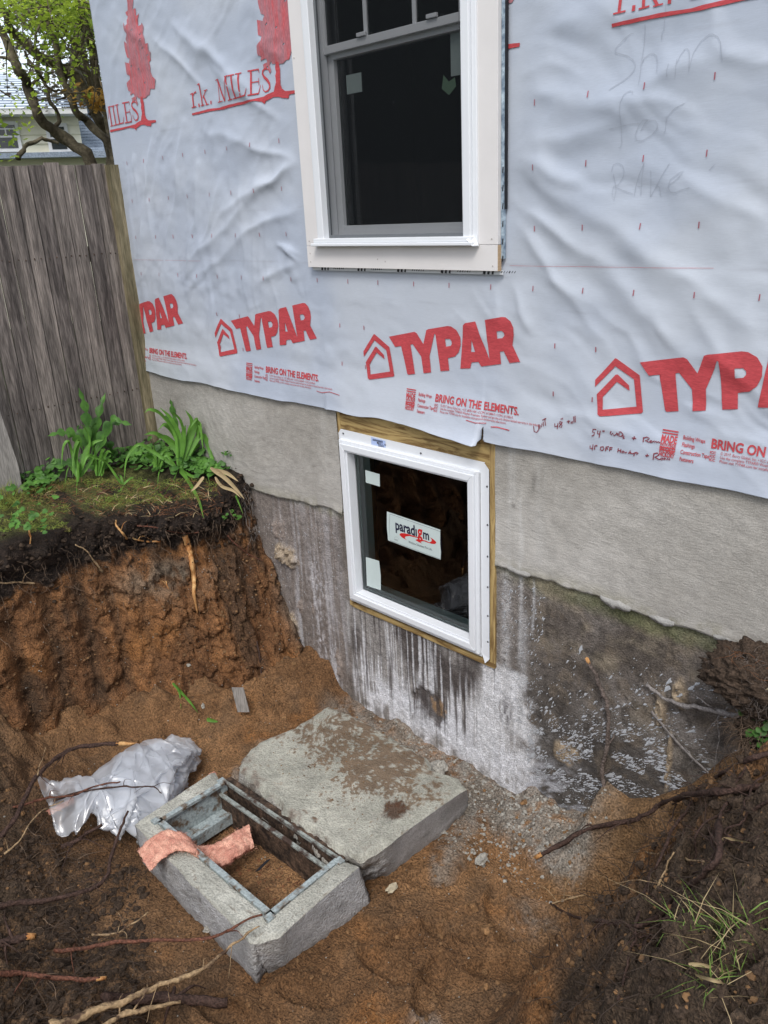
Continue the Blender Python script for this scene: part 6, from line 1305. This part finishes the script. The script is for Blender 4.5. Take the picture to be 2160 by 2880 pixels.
# gravel and clods
def scatter(name, n, pick, r0, r1, mat, seed, label, cat):
    q = random.Random(seed); V = []; F = []
    base = [Vector(v) for v in ((1, 0, 0), (-1, 0, 0), (0, 1, 0), (0, -1, 0), (0, 0, 1), (0, 0, -1))]; tri = [(0, 2, 4), (2, 1, 4), (1, 3, 4), (3, 0, 4), (2, 0, 5), (1, 2, 5), (3, 1, 5), (0, 3, 5)]
    for i in range(n):
        p = pick(q); r = r0*(r1/r0)**(q.random()**2.2); b = len(V)
        # octahedron split once, each point pushed about
        W_ = {}; vv = [v*q.uniform(.65, 1.2) for v in base]; L = list(vv); T = []
        for t in tri:
            ids = []
            for a_, c_ in ((0, 1), (1, 2), (2, 0)):
                key = tuple(sorted((t[a_], t[c_])))
                if key not in W_: W_[key] = len(L); L.append((vv[key[0]]+vv[key[1]]).normalized()*q.uniform(.75, 1.15))
                ids.append(W_[key])
            T += [(t[0], ids[0], ids[2]), (t[1], ids[1], ids[0]), (t[2], ids[2], ids[1]), tuple(ids)]
        sz = q.uniform(.55, .9)
        V += [p+Vector((v.x, v.y, v.z*sz))*r for v in L]; F += [tuple(b+j for j in t) for t in T]
    return mk(name, V, F, MT[mat], None, kind='stuff', label=label, cat=cat)
def any_floor(q):
    x, y = q.uniform(-3.5, -1.0), q.uniform(-2.0, -.05); return surf(x, y)
def dark_spots(q):
    while 1:
        if q.random() < .5: y = q.uniform(-1.4, -.35); x = foot_x(y)+q.uniform(.16, .9)
        else: p = C2(q.uniform(-20, 650), q.uniform(650, 1560), -1.15); x, y = p.x, p.y
        return surf(x, y)
scatter('soil_crumbs', 3400, any_floor, .002, .011, 'sandclod', 1, 'loose sandy crumbs over the pit floor', 'soil crumbs')
scatter('soil_lumps', 130, any_floor, .010, .030, 'sandlump', 12, 'larger sandy lumps lying about the pit floor', 'soil lumps')
scatter('dark_clods', 3800, dark_spots, .003, .022, 'darksoil', 2, 'dark clods over the right bank and the near soil', 'soil clods')
scatter('bank_soil_crumbs', 1500, lambda q: (lambda y: surf(foot_x(y)+q.uniform(.0, .85), y))(q.uniform(-1.4, -.1)), .002, .013, 'sandclod', 10, 'sandy crumbs scattered over the right bank', 'soil crumbs')
scatter('bank_clods', 1500, lambda q: bank_pt(q.uniform(0, 2.3), q.triangular(.72, 1.12, .93), .002)+Vector((q.gauss(0, .015), q.gauss(0, .015), q.gauss(0, .015))), .004, .018, 'darksoil', 3, 'crumbly dark topsoil on the lip of the left bank', 'soil clods')
scatter('bank_crumbs', 1100, lambda q: bank_pt(q.uniform(0, 2.3), q.uniform(.02, .7), .0), .003, .012, 'sandclod', 4, 'sandy crumbs sticking to the left bank', 'soil crumbs')
def near_wall(q): x = q.triangular(-2.9, -1.25, -1.7); return surf(x, -q.random()**1.5*.42-.02)
scatter('mortar_gravel', 1500, near_wall, .002, .011, 'rock', 5, 'grey mortar gravel along the foot of the foundation wall', 'gravel')
scatter('white_grit', 420, lambda q: any_floor(q)+Vector((0, 0, .001)), .0015, .005, 'rock', 6, 'specks of white grit on the pit floor', 'grit')
scatter('bank_grit', 260, lambda q: bank_pt(q.uniform(0, 2.0), q.uniform(.02, .75), .004), .0015, .005, 'rock', 8, 'specks of white grit in the left bank', 'grit')
def infr(q):
    u, v = q.uniform(.06, .94), q.uniform(.08, .92); p = (ia*(1-u)+id_*u)*(1-v)+(ib*(1-u)+ic*u)*v; return surf(p[0], p[1])
scatter('rust_flakes', 420, infr, .002, .010, 'redbrown', 7, 'rust flakes on the dirt inside the steel frame', 'rust flakes')
def on_slab(q): return Vector((q.uniform(-2.7, -1.95), q.uniform(-.82, -.32), -1.083))
scatter('slab_crumbs', 380, on_slab, .001, .0045, 'sandclod', 9, 'dirt crumbs on top of the big concrete block', 'soil crumbs')
# glass slivers inside the frame
for k, (x0, y0, x1, y1) in enumerate(((590, 710, 640, 660), (720, 835, 800, 775))):
    a, b = Vector(GC(x0, y0, -1.27)), Vector(GC(x1, y1, -1.25)); slabby((a+b)/2, b-a, (.012, .012, .006), (0, 0, .004), 'black_strip', 'tapeblack', ('bent black strip lying in the middle of the steel frame', 'black strip along the right side inside the steel frame')[k], 'plastic strip')
# ================================================================== PLANTS
def strap(P, wd, name, parent, mat='blade', lab=None, sd=0):
    Q = smooth_path(P, 5); n = len(Q); V = []; F = []
    for i, p in enumerate(Q):
        t = (Q[min(i+1, n-1)]-Q[max(i-1, 0)]).normalized(); e = t.cross(Vector((.55, -.6, .25)) if sd % 2 else Vector((.2, -.9, .3))).normalized(); u = i/(n-1)
        w = wd*1.35*(min(1, u*6+.45))*(1-u**3.5)*.5+.0004; up = e.cross(t)*w*.45
        V += [p-e*w+up, p, p+e*w+up]
    for i in range(n-1):
        for j in range(2): F.append((i*3+j, i*3+j+1, i*3+j+4, i*3+j+3))
    return mk(name, V, F, MT[mat], parent, smooth=True, label=lab)
def PD(x, y, base, dd_=0.0):     # sight point cut with the upright plane through the plant's foot
    r = ray(x*S, y*S); t = (np.dot(np.array(base)-CAM, hd2)+dd_)/np.dot(r, hd2); return Vector(CAM+r*t)
hd2 = ray(400, 1300); hd2 = np.array([hd2[0], hd2[1], 0]); hd2 /= np.linalg.norm(hd2)
def clumpof(name, base, label, leaves, cat='plant'):
    b = Vector(Gd(*base, -.10)); t = thing(name, label, cat, tuple(b), 'strap leaf plants on the ledge')
    for k, (P, wd) in enumerate(leaves): strap([PD(x, y, b, dd_=.05*math.sin(k*2.4)*(i/len(P))-.015*i-.55*max(0, (y-base[1]+8)/100)) for i, (x, y) in enumerate(P)], wd, 'leaf', t, sd=k)
    return t
clumpof('strap_leaf_plant', (172, 1030), 'clump of upright strap leaves in front of the fence beside the lobed weed', [([(165, 1030), (160, 990), (150, 955), (138, 965), (133, 1005)], .020), ([(168, 1035), (165, 985), (172, 950), (160, 975), (157, 1030)], .018), ([(170, 1040), (172, 1000), (168, 1045), (165, 1072)], .019), ([(172, 1030), (185, 975), (205, 955), (225, 950)], .017), ([(172, 1032), (195, 960), (185, 925), (172, 915)], .014), ([(175, 1030), (200, 990), (190, 985), (180, 1005)], .015), ([(170, 1030), (150, 1010), (140, 1050)], .015)])
clumpof('strap_leaf_plant', (385, 1010), 'large clump of arching strap leaves spilling over the bank at the house corner', [([(385, 1010), (380, 940), (350, 895), (325, 885), (312, 892)], .018), ([(385, 1010), (390, 950), (370, 905), (345, 880)], .020), ([(388, 1010), (400, 950), (390, 905), (365, 888)], .022), ([(390, 1012), (410, 950), (415, 910), (400, 885)], .022), ([(392, 1010), (425, 960), (430, 915), (435, 930), (440, 985)], .022), ([(392, 1010), (435, 940), (455, 980), (470, 1030)], .022), ([(385, 1015), (360, 985), (345, 1020), (340, 1058)], .015), ([(388, 1015), (405, 1035), (430, 1080), (440, 1120)], .017), ([(385, 1015), (375, 1040), (355, 1070), (340, 1092)], .016), ([(392, 1012), (440, 990), (480, 1020), (505, 1060), (525, 1110)], .017), ([(388, 1012), (420, 1030), (445, 1020), (455, 1050)], .013), ([(384, 1012), (330, 975), (300, 960), (275, 990), (268, 1040)], .015), ([(384, 1012), (395, 985), (410, 1000), (430, 1005)], .013), ([(390, 1010), (420, 930), (425, 905), (410, 925)], .018)])
clumpof('strap_leaf_plant', (265, 1050), 'small splayed strap leaf seedling on the bare litter of the ledge', [([(265, 1048), (240, 1010), (225, 995), (190, 985)], .014), ([(266, 1048), (262, 1030), (255, 1025)], .010), ([(267, 1048), (280, 1035), (290, 1030)], .009), ([(266, 1050), (262, 1058), (254, 1062)], .008)])
q = random.Random(8)
for nm_, bx, by, n_, L_, lab in (('strap_leaf_plant', 400, 1000, 13, 62, 'dense back clump of strap leaves pressed against the stucco at the house corner'), ('strap_leaf_plant', 340, 1005, 8, 40, 'short strap leaf clump between the fence post and the arching one'), ('strap_leaf_plant', 215, 1020, 7, 45, 'narrow strap leaf clump behind the splayed seedling')):
    LV = []
    for k in range(n_):
        a = q.uniform(-.9, .9); l = L_*q.uniform(.7, 1.5); tx, ty = bx+math.sin(a)*l, by-math.cos(a)*l
        LV.append(([(bx+q.uniform(-6, 6), by+8), (bx+(tx-bx)*.45, by-(by-ty)*.62), (tx, ty), (tx+math.sin(a)*l*.4, ty+l*.18*q.random())], q.uniform(.012, .021)))
    clumpof(nm_, (bx, by), lab, LV)
def lobed(P, wd, parent, lobes=4, sd=0, name='leaf', mat='leaf'):
    Q = smooth_path(P, 8); n = len(Q); V = []; F = []; q = random.Random(sd)
    for i, p in enumerate(Q):
        t = (Q[min(i+1, n-1)]-Q[max(i-1, 0)]).normalized(); e = t.cross(Vector((.5, -.65, .5))).normalized(); u = i/(n-1)
        env = max(0, min(1, (u-.12)*4))*(1-u**2.5)+.05; tooth = .18+.82*abs(math.sin(u*math.pi*lobes+.3))**.9; w = wd*env*tooth*.5; nn = e.cross(t)
        V += [p-e*w+nn*w*.3+t*w*.35, p-e*w*.45+nn*w*.2, p, p+e*w*.45+nn*w*.2, p+e*w+nn*w*.3+t*w*.35]
    for i in range(n-1):
        for j in range(4): F.append((i*5+j, i*5+j+1, i*5+j+6, i*5+j+5))
    return mk(name, V, F, MT[mat], parent, smooth=True)
b = Vector(Gd(195, 1010, -.10)); wd_ = thing('lobed_weed', 'tall weed with toothed lobed leaves growing against the fence boards', 'weed', tuple(b))
for k, (P, w_) in enumerate([([(195, 1000), (190, 930), (185, 880), (170, 838)], .085), ([(195, 1000), (205, 940), (215, 890), (228, 848)], .085), ([(197, 1000), (220, 940), (250, 912), (285, 918)], .085), ([(192, 1000), (165, 945), (135, 935), (103, 942)], .08), ([(198, 1000), (215, 965), (235, 960), (245, 985)], .09), ([(196, 1000), (180, 950), (165, 925), (170, 905)], .07), ([(198, 1000), (225, 950), (245, 905), (262, 915)], .07), ([(192, 1005), (150, 1000), (110, 1010), (95, 1035)], .08), ([(196, 1000), (190, 960), (200, 915), (208, 925)], .07)]):
    lobed([PD(x, y, b, .04*math.sin(k*1.7)*i) for i, (x, y) in enumerate(P)], w_, wd_, 5, k)
b = Vector(Gd(395, 990, -.10)); h2 = thing('leafy_weed', 'small leafy weed rising behind the arching strap leaves', 'weed', tuple(b))
for k, (P, w_) in enumerate([([(390, 985), (380, 920), (372, 880), (368, 862)], .05), ([(392, 980), (400, 930), (395, 890), (380, 885)], .06), ([(394, 985), (412, 950), (420, 915), (415, 900)], .06), ([(392, 980), (375, 930), (365, 905), (352, 900)], .05), ([(396, 985), (425, 960), (435, 935), (425, 925)], .055)]):
    lobed([PD(x, y, b, .08) for x, y in P], w_, h2, 4, k+20)
b = Vector(Gd(470, 1040, -.10)); dl = thing('dead_strap_leaves', 'pale dead strap leaves flopped over the sod beside the stucco', 'dead leaves', tuple(b))
for k, (P, w_) in enumerate([([(455, 1010), (485, 1030), (510, 1055), (528, 1078)], .02), ([(460, 1015), (490, 1022), (515, 1040)], .016), ([(465, 1030), (480, 1050), (505, 1060), (520, 1075)], .014), ([(440, 1030), (425, 1050), (412, 1062)], .012)]):
    strap([PD(x, y, b, -.03*i-.08) for i, (x, y) in enumerate(P)], w_, 'leaf', dl, 'dryblade', sd=k)
# round leafed ground cover: broad small leaves, too many to count
def rleaf(q, p, s, V, F):
    d = Vector((q.gauss(0, 1), q.gauss(-.3, 1), 0)).normalized(); up = Vector((q.gauss(.2, .35), q.gauss(-.3, .35), 1)).normalized(); e = d.cross(up).normalized(); d = up.cross(e); b = len(V)
    V.append(p)
    for k in range(9):
        a = -2.55+5.1*k/8; rr_ = s*(1+.12*math.cos(4*a)); V.append(p+(d*math.cos(a)+e*math.sin(a))*rr_+d*s*.55+up*(-.12*s*(1+math.cos(2*a))))
    for k in range(8): F.append((b, b+1+k, b+2+k))
def cover(name, n, pick, s0, s1, mat, seed, label, cat='ground cover'):
    q = random.Random(seed); V = []; F = []
    for i in range(n): rleaf(q, pick(q), q.uniform(s0, s1), V, F)
    return mk(name, V, F, MT[mat], None, kind='stuff', label=label, cat=cat)
def lp(x, y, j=10):
    def f(q):
        p = Vector(Gd(x+q.gauss(0, j), y+q.gauss(0, j*.45), -.09)); p.z += abs(q.gauss(.03, .03)); return p
    return f
def multi(q):
    x, y, j, h_ = q.choice([(300, 990, 28, .07), (330, 1000, 25, .08), (255, 980, 20, .05), (350, 985, 25, .10), (410, 1010, 22, .08), (390, 960, 16, .16), (455, 1020, 16, .05), (70, 1030, 20, .08), (90, 1050, 16, .05), (110, 1020, 16, .10), (150, 1000, 20, .07), (225, 1000, 18, .05), (430, 995, 14, .10), (320, 960, 20, .12)])
    p = Vector(Gd(x+q.gauss(0, j), y+q.gauss(0, j*.35), -.10)); p.z += q.uniform(0, h_); return p
cover('leafy_ground_cover', 1000, multi, .011, .026, 'leaf', 41, 'low broad leaved ground cover along the fence and the house corner')
cover('creeping_leaves', 60, lambda q: Vector(Gd(q.choice([70, 90, 30, 20, 5, 45]) + q.gauss(0, 14), q.choice([1060, 1120, 1130, 1100]) + q.gauss(0, 8), -.05)), .010, .02, 'leaf', 42, 'light green creeping leaves on the mossy ledge at the left')
cover('bank_seedling', 9, lambda q: C6(q.choice([1050, 1095, 1085])+q.gauss(0, 8), 240+q.gauss(0, 12), .03), .010, .016, 'leaf', 43, 'tiny green seedling hanging from the sod near the wall')
cover('wall_seedling', 7, lambda q: Vector(Wd(490+q.gauss(0, 5), 978+q.gauss(0, 4), -.03)), .008, .014, 'leaf', 44, 'little green seedling growing on the stucco')
def blades(name, n, pick, L, wd, mat, seed, label, cat, lean=.5, parent=None):
    q = random.Random(seed); V = []; F = []
    for i in range(n):
        p = pick(q); d = Vector((q.gauss(0, lean), q.gauss(0, lean), 1)).normalized(); e = d.cross(Vector((q.gauss(0, 1), q.gauss(0, 1), .1))).normalized()*wd*q.uniform(.6, 1.3); l = L*q.uniform(.35, 1.3); g_ = Vector((d.x, d.y, -.35))*l*q.uniform(.2, .9); b = len(V)
        V += [p-e, p+e, p+d*l*.5+g_*.2+e*.8, p+d*l*.5+g_*.2-e*.8, p+d*l+g_]; F += [(b, b+1, b+2, b+3), (b+3, b+2, b+4)]
    return mk(name, V, F, MT[mat], None, kind='stuff', label=label, cat=cat)
def ledge_pick(q):
    while 1:
        x, y = q.uniform(-5, 470), q.uniform(1035, 1150); lim = 1105 if x > 150 else 1150
        if y < lim-(x-150)*.1*(x > 150) and vn(np.array(x*.03), np.array(y*.06), 6) > .38: return Vector(Gd(x, y, -.10))
blades('mossy_grass', 4200, ledge_pick, .022, .0012, 'grass', 51, 'short mossy grass and moss on the ledge', 'grass', .9)
blades('dry_litter', 900, lambda q: Vector(Gd(q.uniform(40, 480), q.uniform(1040, 1115), -.085)), .035, .0014, 'redbrown', 52, 'dry rusty needles littering the ledge', 'leaf litter', 1.3)
blades('dry_grass', 110, lambda q: Vector(Gd(q.uniform(90, 470), q.uniform(1050, 1120), -.085)), .05, .0018, 'dryblade', 53, 'dry yellowish grass blades lying on the ledge', 'dry grass', 1.2)
blades('left_grass', 260, lambda q: Vector(Gd(q.uniform(-20, 45), q.uniform(1060, 1100), -.12)), .10, .0018, 'grass', 54, 'tuft of green grass at the left edge below the fence', 'grass', .4)
def rg(q):
    cx, cy, j = q.choice([(1340, 1080, 45), (1450, 1100, 60), (1540, 1210, 60), (1500, 1250, 50), (1450, 1370, 50), (1400, 1310, 40), (1560, 1120, 40), (1290, 1130, 40)])
    p = C4(cx+q.gauss(0, j), cy+q.gauss(0, j*.7), -.75); return surf_ray(p)
def surf_ray(p):      # drop a sight line on the right bank
    r = np.array(p)-CAM; r /= np.linalg.norm(r); t = .8
    ts = np.arange(.8, 4, .012); P = CAM+ts[:, None]*r; h = fz_at(P[:, 0], P[:, 1]); k = int(np.argmax(P[:, 2] < h)); return Vector(P[k] if k else P[-1])
blades('bank_grass', 120, rg, .075, .0014, 'grassb', 55, 'thin bright grass sprouting from the dark right bank', 'grass', .8)
blades('bank_straw', 60, rg, .12, .0011, 'dryblade', 56, 'dry straw blades on the right bank', 'dry grass', 1.2)
for k, (P, lab) in enumerate([([(1455, 770), (1480, 745), (1540, 748), (1610, 765)], 'pale arching grass blade at the top of the right bank'), ([(1335, 1298), (1400, 1303), (1480, 1325), (1530, 1350)], 'long straw blade in the grass of the right bank'), ([(1365, 1345), (1450, 1372), (1540, 1395)], 'lower straw blade on the right bank')]):
    o = strap([surf_ray(C4(a, b, -.8))+Vector((-.01, -.01, .02)) for a, b in P], .006, 'straw_blade', None, 'dryblade'); prop(o, label=lab, category='straw', group='straw blades on the right bank')
p0, p1 = C5(1475, 838, -.16), C5(1700, 845, -.2)
o = MB().tube([p0, (p0+p1)/2, p1], (.003, .004), 6).build('reed_stalk', MT['drystalk'], None, label='straight tan stalk poking out of the root clump', cat='stalk')
cover('bank_leaves', 26, lambda q: C5(1620+q.gauss(0, 30), 1080+q.gauss(0, 45), -.16+q.gauss(0, .02)), .008, .018, 'leaf', 45, 'small green leaves at the right edge below the root clump', 'leaves')
# cut blades on the pit slope
for k, (P, lab) in enumerate([([(805, 1030), (830, 1055), (842, 1090), (845, 1155)], 'shorter of the two green blades dropped on the foot of the bank'), ([(810, 1030), (850, 1075), (890, 1120), (925, 1170)], 'longer of the two green blades dropped on the foot of the bank'), ([(965, 1198), (990, 1204), (1018, 1211)], 'small cut piece of green blade near the plastic')]):
    o = strap([C6(a, b, .02) for a, b in P], (.012, .014, .016)[k], 'cut_leaf', None, 'blade'); prop(o, label=lab, category='leaf blade', group='cut green blades at the foot of the bank')
